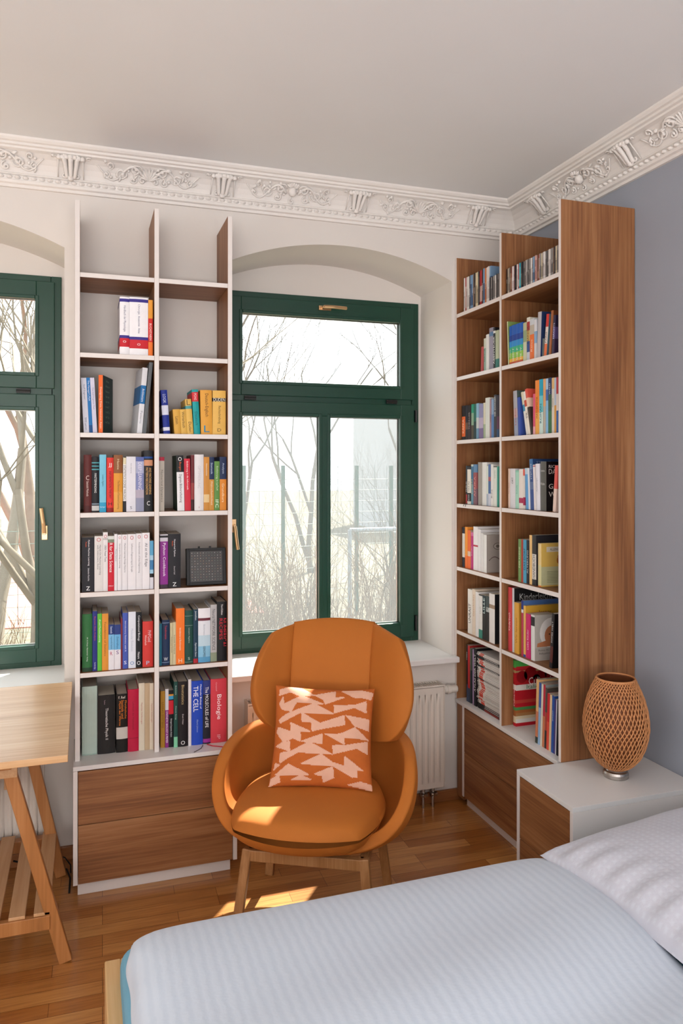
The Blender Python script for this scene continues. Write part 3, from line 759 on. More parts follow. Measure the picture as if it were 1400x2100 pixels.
('LR7', 'very thick coral red book', 0.5379, 0.0715, 0.288, 0, 0, 0.2, 0.03, 'h', '0:cc3c48', [('Biologie', 0.22, 0.66, 'fbeef0', 'd', 0.34), ('Campbell', 0.04, 0.2, 'e8a8b0', 'd', 0.1, 0.15), ('IP', 0.86, 0.96, 'e8b0b8', 'd', 0.2)], None),
('RF2', 'red booklet leaning', 3.4676, 0.0248, 0.128, 3, 0, 0.17, 0.02, 'p', '0:a8302a', [], None),
('RF2', 'cream paperback', 3.4355, 0.0212, 0.167, 0, 0, 0.17, 0.02, 'p', '0:c8ccb8|0.3:90a898', [('NATUR', 0.3, 0.7, '40604c', 'u', 0.5)], None),
('RF2', 'white hardback', 3.4132, 0.0271, 0.183, 0, 0, 0.17, 0.02, 'p', '0:dcdad4', [], None),
('RF2', 'grey violet hardback', 3.3851, 0.0424, 0.21, 0, 0, 0.17, 0.02, 'h', '0:8f8a98|0.1:5a7ca0|0.2:938e9c', [], None),
('RF2', 'black and white patterned book', 3.3408, 0.0184, 0.206, 0, 0, 0.17, 0.02, 'p', '0:1b1a1e|0.08:d8d8d4|0.14:1b1a1e', [('ABENTEUER', 0.2, 0.9, 'e4e4e0', 'u', 0.7)], None),
('RF2', 'pale green book', 3.3204, 0.0335, 0.187, 0, 0, 0.17, 0.02, 'p', '0:b4bc9c|0.75:2c7468', [], None),
('RN2', 'green magazine leaning left', 3.2005, 0.0091, 0.212, -3, 0, 0.17, 0.02, 'p', '0:cfd4a4', [], '7c9858'),
('RN2', 'rainbow spined paperback, first of four', 3.1906, 0.0189, 0.184, 0, 0, 0.17, 0.02, 'p', '0:1c58b0|0.25:183c90|0.4:2c88c8|0.55:3cac7c|0.7:8cc048|0.85:e8b040|0.93:c8542c', [('GEO', 0.5, 0.9, 'e8e4d0', 'u', 0.5)], None),
('RN2', 'rainbow spined paperback, second of four', 3.1708, 0.0363, 0.186, 0, 0, 0.17, 0.02, 'p', '0:1c58b0|0.25:183c90|0.4:2c88c8|0.55:3cac7c|0.7:8cc048|0.85:e8b040|0.93:c8542c', [('HARRY P', 0.6, 0.92, 'e8e4d0', 'u', 0.4)], None),
('RN2', 'rainbow spined paperback, third of four', 3.1336, 0.0304, 0.186, 0, 0, 0.17, 0.02, 'p', '0:1c58b0|0.25:183c90|0.4:2c88c8|0.55:3cac7c|0.7:8cc048|0.85:e8b040|0.93:c8542c', [('SHE P', 0.6, 0.92, 'e8e4d0', 'u', 0.4)], None),
('RN2', 'rainbow spined paperback, fourth of four', 3.1023, 0.0299, 0.186, 0, 0, 0.17, 0.02, 'p', '0:1c58b0|0.25:183c90|0.4:2c88c8|0.55:3cac7c|0.7:8cc048|0.85:e8b040|0.93:c8542c', [('HE IV', 0.6, 0.92, 'e8e4d0', 'u', 0.4)], None),
('RN2', 'pale green slim book', 3.069, 0.0286, 0.18, 0, 0, 0.17, 0.02, 'p', '0:b4b890|0.2:90a078|0.5:c8c8a8', [], None),
('RN2', 'multicoloured tall paperback', 3.0388, 0.024, 0.198, 0, 0, 0.17, 0.02, 'p', '0:d8d4c4|0.1:a83430|0.3:c8a860|0.55:2c4c88|0.8:c8ccd4', [('MANGA', 0.2, 0.6, '20242c', 'u', 0.5)], None),
('RN2', 'white over orange paperback', 3.0139, 0.0342, 0.186, 0, 0, 0.17, 0.02, 'p', '0:c8ccd0|0.15:b8ac9c|0.38:e4702c', [('Reise', 0.5, 0.8, 'f4d0b0', 'u', 0.4)], None),
('RN2', 'slim blue and white book', 2.9781, 0.0184, 0.178, 0, 0, 0.17, 0.02, 'p', '0:d4d4d8|0.3:88a8c8|0.6:c8c8cc', [], None),
('RN2', 'grey spined book with navy cover', 2.9573, 0.0285, 0.205, 3, 0, 0.2, 0.02, 'p', '0:b8b4b8', [], '22345c'),
('RN2', 'red and white book leaning right', 2.9031, 0.0207, 0.184, 7, 0, 0.17, 0.02, 'p', '0:c8342c|0.3:e0d4cc|0.7:e07040', [('PARIS', 0.4, 0.7, '40302c', 'u', 0.5)], '50707c'),
('RN2', 'brown book leaning right', 2.8649, 0.0173, 0.193, 6, 0, 0.17, 0.02, 'p', '0:a06038', [], '6c3c20'),
('RN2', 'dark purple book leaning right', 2.8424, 0.0186, 0.169, 5, 0, 0.17, 0.02, 'p', '0:2c2440|0.3:5c4c80|0.6:3c2c48', [('NACHTS', 0.2, 0.6, 'd8d4e8', 'u', 0.5)], None),
('RF3', 'black over orange paperback', 3.6736, 0.0375, 0.184, 0, 0, 0.17, 0.02, 'p', '0:1b1a1e|0.32:e0652c|0.9:1b1a1e', [('KAFKA', 0.4, 0.8, 'f4d4b8', 'u', 0.5)], None),
('RF3', 'black paperback with coloured dots', 3.6328, 0.0257, 0.183, 0, 0, 0.17, 0.02, 'p', '0:20202a|0.5:6c5040|0.7:1b1a1e', [], None),
('RF3', 'black paperback', 3.606, 0.0363, 0.181, 0, 0, 0.17, 0.02, 'p', '0:1c1618|0.6:301c20', [('THRILLER', 0.2, 0.7, 'a8a0a0', 'u', 0.4)], None),
('RF3', 'green topped book', 3.5675, 0.0249, 0.184, 0, 0, 0.17, 0.02, 'p', '0:2c9474|0.25:88a88c|0.6:504838', [], None),
('RF3', 'dark green book', 3.5415, 0.0257, 0.183, 0, 0, 0.17, 0.02, 'p', '0:286858|0.5:203c3c', [], None),
('RF3', 'light blue paperback', 3.5148, 0.0253, 0.184, 0, 0, 0.17, 0.02, 'p', '0:88b4cc|0.4:c4ccc8|0.7:6c94b0', [], None),
('RF3', 'lilac paperback', 3.4874, 0.0446, 0.179, 0, 0, 0.17, 0.02, 'p', '0:8c8cb0|0.4:b4a8c0|0.7:7c6c94', [], None),
('RF3', 'slim cream paperback', 3.4407, 0.0194, 0.181, 0, 0, 0.17, 0.02, 'p', '0:d4d0b8|0.6:a0b090', [], None),
('RF3', 'tall white paperback', 3.4193, 0.0422, 0.204, 0, 0, 0.17, 0.02, 'p', '0:d8dcd4', [], None),
('RF3', 'slim pink book', 3.3752, 0.0148, 0.196, 0, 0, 0.17, 0.02, 'p', '0:a08088', [('LEBEN', 0.2, 0.8, '302024', 'u', 0.5)], None),
('RF3', 'slim blue book', 3.3594, 0.0225, 0.193, 0, 0, 0.17, 0.02, 'p', '0:88a4c4|0.4:5880b4', [], None),
('RF3', 'tall grey black book with white title', 3.3349, 0.0261, 0.212, 0, 0, 0.17, 0.02, 'p', '0:3c3c40', [('DER SCHWARM', 0.05, 0.5, 'e8e8e8', 'u', 0.6)], None),
('RF3', 'dark violet book', 3.3079, 0.021, 0.207, 0, 0, 0.17, 0.02, 'p', '0:342c38|0.5:58304c|0.8:2c4c70', [], None),
('RN3', 'grey spined book with colourful cover', 3.1451, 0.0332, 0.213, -3, 0, 0.2, 0.02, 'p', '0:a8a8b0|0.4:c0a8a8|0.6:98a0b4', [('Lexikon', 0.35, 0.8, 'b45858', 'u', 0.4)], '4c5c58'),
('RN3', 'blue booklet leaning left', 3.111, 0.0207, 0.18, -3, 0, 0.17, 0.02, 'p', '0:3c54a4', [], None),
('RN3', 'small cream book leaning left', 3.0421, 0.0166, 0.205, -13, 0, 0.12, 0.02, 'p', '0:d0ccb4|0.3:3c8cb4|0.45:dcdcd8', [], 'c8b488'),
('RN3', 'small white book leaning left', 3.0247, 0.0181, 0.205, -13, 0, 0.12, 0.02, 'p', '0:e8e4dc|0.2:c85038|0.35:e8e0d4', [('TIL', 0.4, 0.7, '1c1c1c', 'u', 0.7)], None),
('RN3', 'small red edged book leaning left', 3.0057, 0.0179, 0.216, -13, 0, 0.12, 0.02, 'p', '0:d85848|0.2:e8c8b0|0.4:40342c', [], None),
('RN3', 'pink paperback', 2.987, 0.0161, 0.184, 0, 0, 0.17, 0.02, 'p', '0:d85878|0.8:e8a8b0', [], None),
('RN3', 'tall bright orange paperback', 2.9693, 0.031, 0.243, 0, 0, 0.17, 0.02, 'p', '0:e8862c|0.6:e8a84c', [('MATHEMATIK', 0.3, 0.7, 'a04c10', 'u', 0.4)], None),
('RN3', 'tall cyan paperback', 2.9375, 0.0274, 0.244, 0, 0, 0.17, 0.02, 'p', '0:1c9cb8|0.3:6cc4cc|0.6:c8e0d8', [('ROMAN', 0.45, 0.8, '105868', 'u', 0.5)], None),
('RN3', 'tall peach paperback', 2.907, 0.0185, 0.243, 0, 0, 0.17, 0.02, 'p', '0:e0a46c|0.5:b8b0a0', [], None),
('RN3', 'tall blue striped paperback', 2.887, 0.0175, 0.242, 0, 0, 0.17, 0.02, 'p', '0:a8c4dc|0.2:4c6cac|0.4:88b8dc', [], None),
('RN3', 'tall navy paperback', 2.8679, 0.0248, 0.243, 0, 0, 0.17, 0.02, 'p', '0:243860|0.3:3c5c48|0.6:407048', [('WALD', 0.1, 0.3, 'c8d4e4', 'u', 0.4)], None),
('RN3', 'tall cream paperback', 2.8416, 0.0178, 0.24, 0, 0, 0.17, 0.02, 'p', '0:dcb478|0.2:d8d0c4', [('Ostsee', 0.3, 0.6, '504430', 'u', 0.4)], None),
('RN3', 'tall light blue paperback', 2.8223, 0.0132, 0.239, 0, 0, 0.17, 0.02, 'p', '0:b8c4d4|0.5:d8a050', [], None),
('RN3', 'tall red spined paperback', 2.8076, 0.0146, 0.239, 0, 0, 0.17, 0.02, 'p', '0:b83c40|0.3:e0d4cc|0.6:3c64a4', [], None),
('RF4', 'slim black book', 3.6276, 0.0147, 0.203, 0, 0, 0.17, 0.02, 'p', '0:2c343c|0.4:1c1c20|0.75:a02c30', [('THILO', 0.4, 0.7, 'ececec', 'u', 0.7)], None),
('RF4', 'white book with black head', 3.6118, 0.0384, 0.2, 0, 0, 0.17, 0.02, 'p', '0:1b1a1e|0.08:e0dcd0|0.7:1b1a1e|0.92:dcd8cc', [('MAX PLI', 0.4, 0.66, '1c1c1c', 'u', 0.5), ('BLOCK', 0.74, 0.9, 'e8e8e8', 'u', 0.5)], None),
('RF4', 'blue green paperback', 3.5703, 0.0235, 0.21, 0, 0, 0.17, 0.02, 'p', '0:b8c0b8|0.05:3c6c8c|0.5:5c8ca0', [('EGGERS', 0.3, 0.8, 'd4c890', 'u', 0.5)], None),
('RF4', 'blue book with red lettering', 3.5448, 0.0362, 0.21, 0, 0, 0.17, 0.02, 'p', '0:5c84a8|0.2:944c50|0.6:785460', [('AFRIKA', 0.3, 0.8, 'd89088', 'u', 0.5)], None),
('RF4', 'warm grey hardback', 3.5006, 0.0394, 0.221, 0, 0, 0.17, 0.02, 'h', '0:9a948c', [], None),
('RF4', 'white hardback with plain spine', 3.4583, 0.0481, 0.22, 0, 0, 0.17, 0.02, 'h', '0:dcdcd8', [], None),
('RF4', 'slim white green book', 3.4082, 0.017, 0.202, 0, 0, 0.17, 0.02, 'p', '0:d4dcd0|0.7:a8b4c4', [], None),
('RF4', 'slim blue white book with red mark', 3.3903, 0.0234, 0.209, 0, 0, 0.17, 0.02, 'p', '0:5470a0|0.3:a85c68|0.4:4c6c9c|0.7:c8ccd8', [], None),
('RF4', 'white paperback between blue and green', 3.365, 0.0231, 0.21, 0, 0, 0.17, 0.02, 'p', '0:e0e0dc', [('Ruhe', 0.6, 0.8, '505050', 'u', 0.5)], None),
('RF4', 'white book with green edge', 3.3391, 0.0328, 0.199, 0, 0, 0.17, 0.02, 'p', '0:1c2c24|0.02:dce0d8', [('GARTEN', 0.1, 0.3, '709880', 'u', 0.3)], None),
('RF4', 'slim teal book', 3.3045, 0.0144, 0.199, 0, 0, 0.17, 0.02, 'p', '0:3c9c88', [], None),
('RN4', 'slim white and salmon book', 3.2, 0.0153, 0.188, 0, 0, 0.17, 0.02, 'p', '0:e0c8b8', [('Nordsee', 0.3, 0.7, 'b87c68', 'u', 0.5)], None),
('RN4', 'broad white paperback', 3.183, 0.0461, 0.188, 0, 0, 0.17, 0.02, 'p', '0:d8d8dc', [('ORT', 0.22, 0.38, '303438', 'u', 0.35)], None),
('RN4', 'mint green paperback', 3.1353, 0.0287, 0.18, 0, 0, 0.17, 0.02, 'p', '0:8cc8b0|0.05:a4d4c0', [('Schule', 0.2, 0.8, '508878', 'u', 0.3)], None),
('RN4', 'white paperback with crimson blot', 3.1049, 0.0347, 0.185, 0, 0, 0.17, 0.02, 'p', '0:e4dcd4|0.72:a82850|0.85:e4dcd4', [], None),
('RN4', 'slim red headed book', 3.0695, 0.0135, 0.185, 0, 0, 0.17, 0.02, 'p', '0:d85848|0.16:dcd4cc|0.7:a82850|0.9:dcd4cc', [], None),
('RN4', 'sky blue book leaning left', 3.0457, 0.0227, 0.19, -3, 0, 0.17, 0.02, 'p', '0:b8d0e0|0.15:5c9cd0', [], None),
('RN4', 'slim white book leaning left', 3.0222, 0.0132, 0.19, -3, 0, 0.17, 0.02, 'p', '0:dce0e8', [], None),
('RN4', 'tall navy book leaning left', 3.0059, 0.0275, 0.231, -3, 0, 0.19, 0.02, 'p', '0:3c6c9c|0.2:2c4c84|0.45:5c7098|0.6:34508c', [('STEPHEN', 0.1, 0.4, 'c8d4e4', 'u', 0.4)], '24406c'),
('RN4', 'slim white and red book leaning left', 2.9776, 0.0114, 0.205, -3, 0, 0.17, 0.02, 'p', '0:e4dcd8|0.02:a83038|0.04:e4dcd8', [], None),
('RN4', 'white book leaning left', 2.9655, 0.0321, 0.209, -2, 0, 0.17, 0.02, 'h', '0:e0e0e8', [('Anthologie', 0.2, 0.7, '9098a8', 'u', 0.3)], None),
('RN4', 'grey spined book with black cover', 2.9319, 0.0453, 0.219, 0, 0, 0.16, 0.02, 'h', '0:5c5c58', [('Dawkins', 0.15, 0.22, 'c8c8c4', 'h', 0.7), ('Wahn', 0.4, 0.5, 'c8c8c4', 'h', 0.7)], '120c0e'),
('RN4', 'red white book leaning on panel', 2.8347, 0.0209, 0.201, 5, 0, 0.17, 0.02, 'p', '0:e06058|0.5:e8d0c4', [], None),
('RF5', 'slim black and white book', 3.6692, 0.0278, 0.212, 0, 0, 0.17, 0.02, 'p', '0:1c2434|0.15:d8d4cc|0.75:1c2434', [], None),
('RF5', 'orange paperback', 3.6382, 0.0285, 0.217, 0, 0, 0.17, 0.02, 'p', '0:ec9434|0.7:e8702c', [], None),
('RF5', 'orange red paperback', 3.6087, 0.0332, 0.202, 0, 0, 0.17, 0.02, 'p', '0:e8682c|0.55:dcb8a0|0.68:e8682c', [], 'c0a890'),
('RF5', 'magenta paperback', 3.5724, 0.0245, 0.194, 0, 0, 0.17, 0.02, 'p', '0:d070a0|0.1:bc3478', [('Kinder', 0.1, 0.9, 'e8b4d0', 'u', 0.4)], None),
('RF5', 'tall white paperback with red spot', 3.5448, 0.0462, 0.226, 0, 0, 0.17, 0.02, 'p', '0:e8e4e4|0.42:b83848|0.46:e8e4e4', [], None),
('RF5', 'white book, second in white row', 3.4966, 0.0286, 0.215, 0, 0, 0.17, 0.02, 'p', '0:e4e2e2', [], None),
('RF5', 'white book, third in white row', 3.4661, 0.0272, 0.198, 0, 0, 0.17, 0.02, 'p', '0:dcdad8', [], None),
('RF5', 'white book with grey drawn cover', 3.437, 0.0297, 0.191, 0, 0, 0.17, 0.02, 'p', '0:e6e6e2', [], 'a49c94'),
('RN5', 'moss green paperback', 3.1106, 0.0235, 0.198, 0, 0, 0.17, 0.02, 'p', '0:6c9454', [('DER KLEINE', 0.15, 0.7, 'd4e0b4', 'u', 0.4)], None),
('RN5', 'slim rust red book', 3.0855, 0.0152, 0.199, 0, 0, 0.17, 0.02, 'p', '0:a83c2c', [], None),
('RN5', 'light blue paperback with dark title', 3.0687, 0.0261, 0.199, 0, 0, 0.17, 0.02, 'p', '0:4c9cbc', [('DAS DORF', 0.2, 0.7, '183848', 'u', 0.5)], None),
('RN5', 'black paperback with dotted title', 3.041, 0.0219, 0.199, 0, 0, 0.17, 0.02, 'p', '0:1c2028', [('ALTERUNG', 0.2, 0.8, 'c0c4c8', 'u', 0.5)], None),
('RN5', 'cream orange paperback', 3.0168, 0.0201, 0.224, 0, 0, 0.17, 0.02, 'p', '0:e4bc7c', [], None),
('RN5', 'black book with white title block', 2.9944, 0.0327, 0.227, 0, 0, 0.2, 0.02, 'p', '0:2c2c2c|0.38:d8d4cc|0.88:2c2c2c', [('HANDBUCH', 0.4, 0.86, '1c1c1c', 'u', 0.7)], '28262a'),
('RN5', 'yellow book with pale green foot', 2.9498, 0.0252, 0.193, 0, 0, 0.15, 0.02, 'h', '0:dcc48c|0.5:ccc898|0.97:d8783c', [], 'd8b45c'),
('RF6', 'white paperback with vertical black title', 3.6066, 0.0476, 0.233, 0, 0, 0.17, 0.02, 'p', '0:e0dcd4', [('UNRAST', 0.32, 0.76, '2c2a28', 'u', 0.55)], None),
('RF6', 'cream paperback with tan title', 3.557, 0.0334, 0.24, 0, 0, 0.17, 0.02, 'p', '0:dcccb8', [('Geschichte', 0.1, 0.6, 'b88860', 'u', 0.4)], None),
('RF6', 'white paperback, third in row', 3.5216, 0.0319, 0.231, 0, 0, 0.17, 0.02, 'p', '0:e0dedc', [], None),
('RF6', 'white paperback with teal foot', 3.4887, 0.0372, 0.222, 0, 0, 0.17, 0.02, 'p', '0:1b1a1e|0.02:dcdad4|0.8:3c8474', [('Heft', 0.2, 0.5, 'a0a098', 'u', 0.3)], None),
('RF6', 'black book with pale lettering', 3.4495, 0.0337, 0.223, 0, 0, 0.17, 0.02, 'p', '0:183034|0.4:24201e', [('LILLE', 0.05, 0.4, 'c8dcd8', 'u', 0.6)], None),
('RF6', 'grey black book with stamp', 3.414, 0.0303, 0.226, 0, 0, 0.17, 0.02, 'p', '0:3c4848|0.25:c8d0cc|0.35:24201e', [('M', 0.25, 0.34, '203434', 'h', 0.6)], None),
('RF6', 'white book with black photo cover', 3.3809, 0.0546, 0.245, 0, 0, 0.17, 0.02, 'p', '0:e4e0dc|0.22:a08870|0.3:e4e0dc', [], '1c1c20'),
('RN6', 'tall red book', 3.206, 0.0365, 0.302, 0, 0, 0.17, 0.02, 'h', '0:c83c44', [('Kinderbuch', 0.4, 0.68, 'f4dcdc', 'u', 0.4)], None),
('RN6', 'slim white book with black cover', 3.1636, 0.0175, 0.303, 0, 0, 0.24, 0.02, 'p', '0:c8c8cc', [], '1c1a1a'),
('RN6', 'yellow ochre book', 3.1452, 0.0387, 0.239, 0, 0, 0.15, 0.02, 'p', '0:d8a03c', [('Wir lernen', 0.3, 0.8, 'a86c1c', 'u', 0.4)], 'c88c30'),
('RN6', 'navy and red spined book, blue cover', 3.0847, 0.0168, 0.257, 0, 0, 0.22, 0.02, 'p', '0:24307c|0.16:dcdce0|0.22:b83048', [], '4c6ca0'),
('RN6', 'yellow spined book with ochre cover', 3.0655, 0.0174, 0.236, 0, 0, 0.19, 0.02, 'p', '0:e0b45c|0.95:304c98', [], 'cc9c34'),
('RN6', 'magenta book with white flower', 3.0465, 0.0359, 0.204, 0, 0, 0.12, 0.02, 'p', '0:c81c64', [('Liebe Kinder', 0.35, 0.8, 'f4c8dc', 'u', 0.35)], None),
('RN6', 'white book with baby photo cover', 3.0036, 0.0298, 0.206, 0, 0, 0.15, 0.02, 'p', '0:dcdad6|0.04:1c1c1c|0.24:dcdad6', [], 'b4ada4'),
('RN6', 'black book leaning right', 2.8608, 0.0212, 0.241, 5, 0, 0.17, 0.02, 'p', '0:1a181a|0.6:5c2c28|0.9:1b1a1e', [('SOFIES WELT', 0.08, 0.6, 'd8d4d0', 'u', 0.4)], '100f12'),
('RF7', 'black photo spined magazine', 3.6391, 0.0127, 0.3, 0, 0, 0.17, 0.03, 'p', '0:1c1a1e|0.7:3c4c68', [('STERN', 0.1, 0.3, 'e4e4e4', 'u', 0.6)], None),
('RF7', 'red magazine', 3.6254, 0.023, 0.3, 0, 0, 0.17, 0.03, 'p', '0:b82c2c|0.75:38445c', [], None),
('RF7', 'grey magazine', 3.6003, 0.0135, 0.29, 0, 0, 0.17, 0.03, 'p', '0:50584c|0.4:2c3438', [], None),
('RF7', 'slim lilac magazine', 3.5714, 0.0092, 0.29, 0, 0, 0.17, 0.03, 'p', '0:a890b4', [], None),
('RF7', 'tall black atlas with white title', 3.5581, 0.0273, 0.3, 0, 0, 0.24, 0.03, 'p', '0:17161a', [('ATLAS DER WELT', 0.1, 0.75, 'e8e6e6', 'u', 0.6)], None),
('RN7', 'thick striped red cookbook', 3.2262, 0.0298, 0.315, 0, 0, 0.23, 0.06, 'h', '0:4ca84c|0.11:c02430|0.15:a89060|0.19:b01c24|0.37:e0d4cc|0.45:b81c28|0.6:c04438|0.66:b81c28|0.71:4c9050|0.76:a06034|0.85:d8c8a8|0.95:b81c28', [('Culinaria', 0.45, 0.7, 'f0dcd8', 'u', 0.4)], None),
('RN7', 'peach photo cookbook leaning right', 2.9863, 0.0182, 0.29, 2.5, 0, 0.17, 0.03, 'p', '0:e0b078|0.5:c87c58|0.9:384038', [], None),
('RN7', 'tall blue booklet leaning right', 2.9651, 0.0165, 0.28, 2.5, 0, 0.17, 0.03, 'p', '0:3c5c9c|0.4:90b0d0', [], None),
('RN7', 'cream booklet leaning right', 2.9457, 0.0133, 0.28, 2.5, 0, 0.17, 0.03, 'p', '0:dcd4c0', [], None),
('RN7', 'red booklet leaning right', 2.9309, 0.0161, 0.28, 2.5, 0, 0.17, 0.03, 'p', '0:b82c3c|0.5:c87850', [], '8c9494'),
('RN7', 'dark photo booklet leaning right', 2.9133, 0.0131, 0.27, 2.5, 0, 0.17, 0.03, 'p', '0:504840|0.4:a84838|0.7:38302c', [], None),
('RN7', 'bright red booklet leaning right', 2.8987, 0.0173, 0.25, 2.5, 0, 0.17, 0.03, 'p', '0:c82c30|0.5:d8503c', [], None),
('RN7', 'cream booklet with orange edge', 2.8793, 0.0143, 0.25, 2.5, 0, 0.17, 0.03, 'p', '0:e0c49c', [], None),
('RN7', 'royal blue booklet', 2.8629, 0.0169, 0.25, 2.5, 0, 0.17, 0.03, 'p', '0:2c549c', [('SPAGAT', 0.2, 0.5, 'd0dcec', 'u', 0.4)], None),
('RN7', 'slim navy booklet with pink edge', 2.8438, 0.0105, 0.24, 2.5, 0, 0.17, 0.03, 'p', '0:483c78', [], None),
('RN7', 'slim white booklet', 2.8319, 0.007, 0.24, 2.5, 0, 0.17, 0.03, 'p', '0:c8c8d0', [], None),
('RN7', 'black booklet beside tall panel', 2.8236, 0.0124, 0.24, 2.5, 0, 0.17, 0.03, 'p', '0:1c1c24', [], None)]

# ------------------------------------------------------------------ windows
def window(n, dx, zlo, upper_handle, lever_side):
    """dx shifts the measured right-hand window; parts of one casement window"""
    w = thing('window_%d' % n, None, None, (1.27 + dx, YG + .04, zlo), kind='structure')
    O = w.location
    X0, X1 = .680 + dx, 1.861 + dx
    dz = zlo - .772
    def fr(s, x0, x1, z0, z1, wl, wr, wb, wt, y0, y1):
        s.box(x0, x0 + wl, y0, y1, z0, z1)
        s.box(x1 - wr, x1, y0, y1, z0, z1)
        s.box(x0 + wl, x1 - wr, y0, y1, z0, z0 + wb)
        s.box(x0 + wl, x1 - wr, y0, y1, z1 - wt, z1)
    zt = 2.757
    s = MB()
    fr(s, X0, X1, zlo, zt, .05, .05, .05, .05, YG + .012, YG + .09)
    s.box(X0 + .04, X1 - .04, YG + .012, YG + .09, 2.155, 2.20)
    s.build('frame', M['green'], w, O, bevel=.003)
    sx0, sx1 = X0 + .033, X1 - .033
    gx0, gx1 = X0 + .125, X1 - .118
    # upper sash
    s = MB()
    fr(s, sx0, sx1, 2.190, 2.727, gx0 - sx0, sx1 - gx1, .072, .085, YG, YG + .065)
    fr(s, gx0 - .012, gx1 + .012, 2.250, 2.654, .018, .018, .018, .018, YG - .006, YG + .02)
    s.build('upper_sash', M['green'], w, O, bevel=.003)
    # lower sash with middle mullion
    z0, z1 = zlo + .034, 2.160
    s = MB()
    fr(s, sx0, sx1, z0, z1, gx0 - sx0, sx1 - gx1, .080, .075, YG, YG + .065)
    xm = 1.279 + dx
    s.box(xm - .028, xm + .028, YG, YG + .065, z0 + .08, z1 - .075)
    for a, b in ((gx0, xm - .028), (xm + .028, gx1)):
        fr(s, a - .012, b + .012, z0 + .068, z1 - .063, .018, .018, .018, .018, YG - .006, YG + .02)
    s.build('lower_sash', M['green'], w, O, bevel=.003)
    for a, b, c, d in ((gx0, gx1, 2.262, 2.642), (gx0, xm - .028, z0 + .08, z1 - .075), (xm + .028, gx1, z0 + .08, z1 - .075)):
        s = MB(); s.box(a - .004, b + .004, YG + .030, YG + .034, c - .004, d + .004)
        s.build('pane', M['glass'], w, O)
        # pale outer spacer of the double glazing
        s = MB(); fr(s, a - .004, b + .004, c - .004, d + .004, .012, .012, .012, .012, YG + .036, YG + .048)
        s.build('spacer', M['steel'], w, O)
    s = MB(); s.quad([(gx0 - .03, YG + .081, z0 + .05), (gx1 + .03, YG + .081, z0 + .05), (gx1 + .03, YG + .081, z1 - .05), (gx0 - .03, YG + .081, z1 - .05)])
    s.build('fly_screen', screen_mat('fly_screen_cloth', .42 if n == 2 else .04), w, O)  # screen made denser in the right window to put glare haze over its view
    # handles
    def handle(x, z, horiz, up):
        s = MB()
        if horiz:
            s.box(x - .036, x + .036, YG - .012, YG, z - .013, z + .013)
            s.tube([(x - .015, YG - .01, z), (x - .015, YG - .05, z)], .009, 10)
            s.tube([(x - .015, YG - .046, z), (x + .04, YG - .052, z), (x + .115, YG - .050, z - .002)], .0095, 10)
        else:
            s.box(x - .014, x + .014, YG - .012, YG, z - .036, z + .036)
            s.tube([(x, YG - .01, z), (x, YG - .05, z)], .009, 10)
            sg = 1 if up else -1
            s.tube([(x, YG - .046, z), (x - .004 * sg, YG - .052, z + sg * .05), (x - .014 * sg, YG - .050, z + sg * .125)], .0095, 10)
        s.build('handle', M['brass'], w, O, smooth=False, bevel=.002)
    if n == 2:
        handle(.762, 1.480, False, False)
        handle(1.278, 2.690, True, False)
    else:
        handle(-.190, 1.468, False, True)
    def hinge(x0, x1, z0, z1):
        s = MB(); s.box(x0, x1, YG - .012, YG + .004, z0, z1)
        s.tube([((x0 + x1) / 2 if x1 - x0 < z1 - z0 else x0, YG - .010, z0 if x1 - x0 < z1 - z0 else (z0 + z1) / 2),
                ((x0 + x1) / 2 if x1 - x0 < z1 - z0 else x1, YG - .010, z1 if x1 - x0 < z1 - z0 else (z0 + z1) / 2)], .006, 8)
        s.build('hinge', M['hinge'], w, O, bevel=.001)
    hinge(X0 + .14, X0 + .205, 2.164, 2.186)
    hinge(X1 - .21, X1 - .145, 2.164, 2.186)
    if n == 2:
        hinge(X1 - .030, X1 - .018, 2.06, 2.13)
        hinge(X1 - .030, X1 - .018, .84, .93)
    return w
window(1, -1.972, .787, False, 1)
window(2, 0, .772, True, -1)

# ------------------------------------------------------------------ bookcases
SH = {1: 2.621, 2: 2.281, 3: 1.941, 4: 1.600, 5: 1.2610, 6: .9195, 7: .549}
ST = .020
ZT = 2.925
WE = [M['white'], M['oak_v'], M['oak_x'], M['oak_y'], M['white_top']]

# left bookcase: front at y 3.41, inner bays between the uprights
LX = [(-.039, -.019), (.288, .308), (.610, .630)]
bc = thing('bookcase', 'tall white-edged oak bookcase between the two windows, standing on a drawer cabinet', 'bookcase', (.295, 3.56, SH[7]))
for i, (a, b) in enumerate(LX):
    s = MB()
    s.box(a, b, 3.41, YW - .002, SH[7], ZT, 1, {'-y': 0, '-x': 0 if i == 0 else 1, '+z': 0})
    s.build('divider' if i == 1 else 'side_panel', WE, bc, bc.location, bevel=.0008)
for r in range(1, 7):
    for (a, b) in ((LX[0][1], LX[1][0]), (LX[1][1], LX[2][0])):
        s = MB()
        s.box(a + .0003, b - .0003, 3.411, YW - .003, SH[r] - ST, SH[r], 2, {'-y': 0})
        s.build('shelf', WE, bc, bc.location, bevel=.0008)

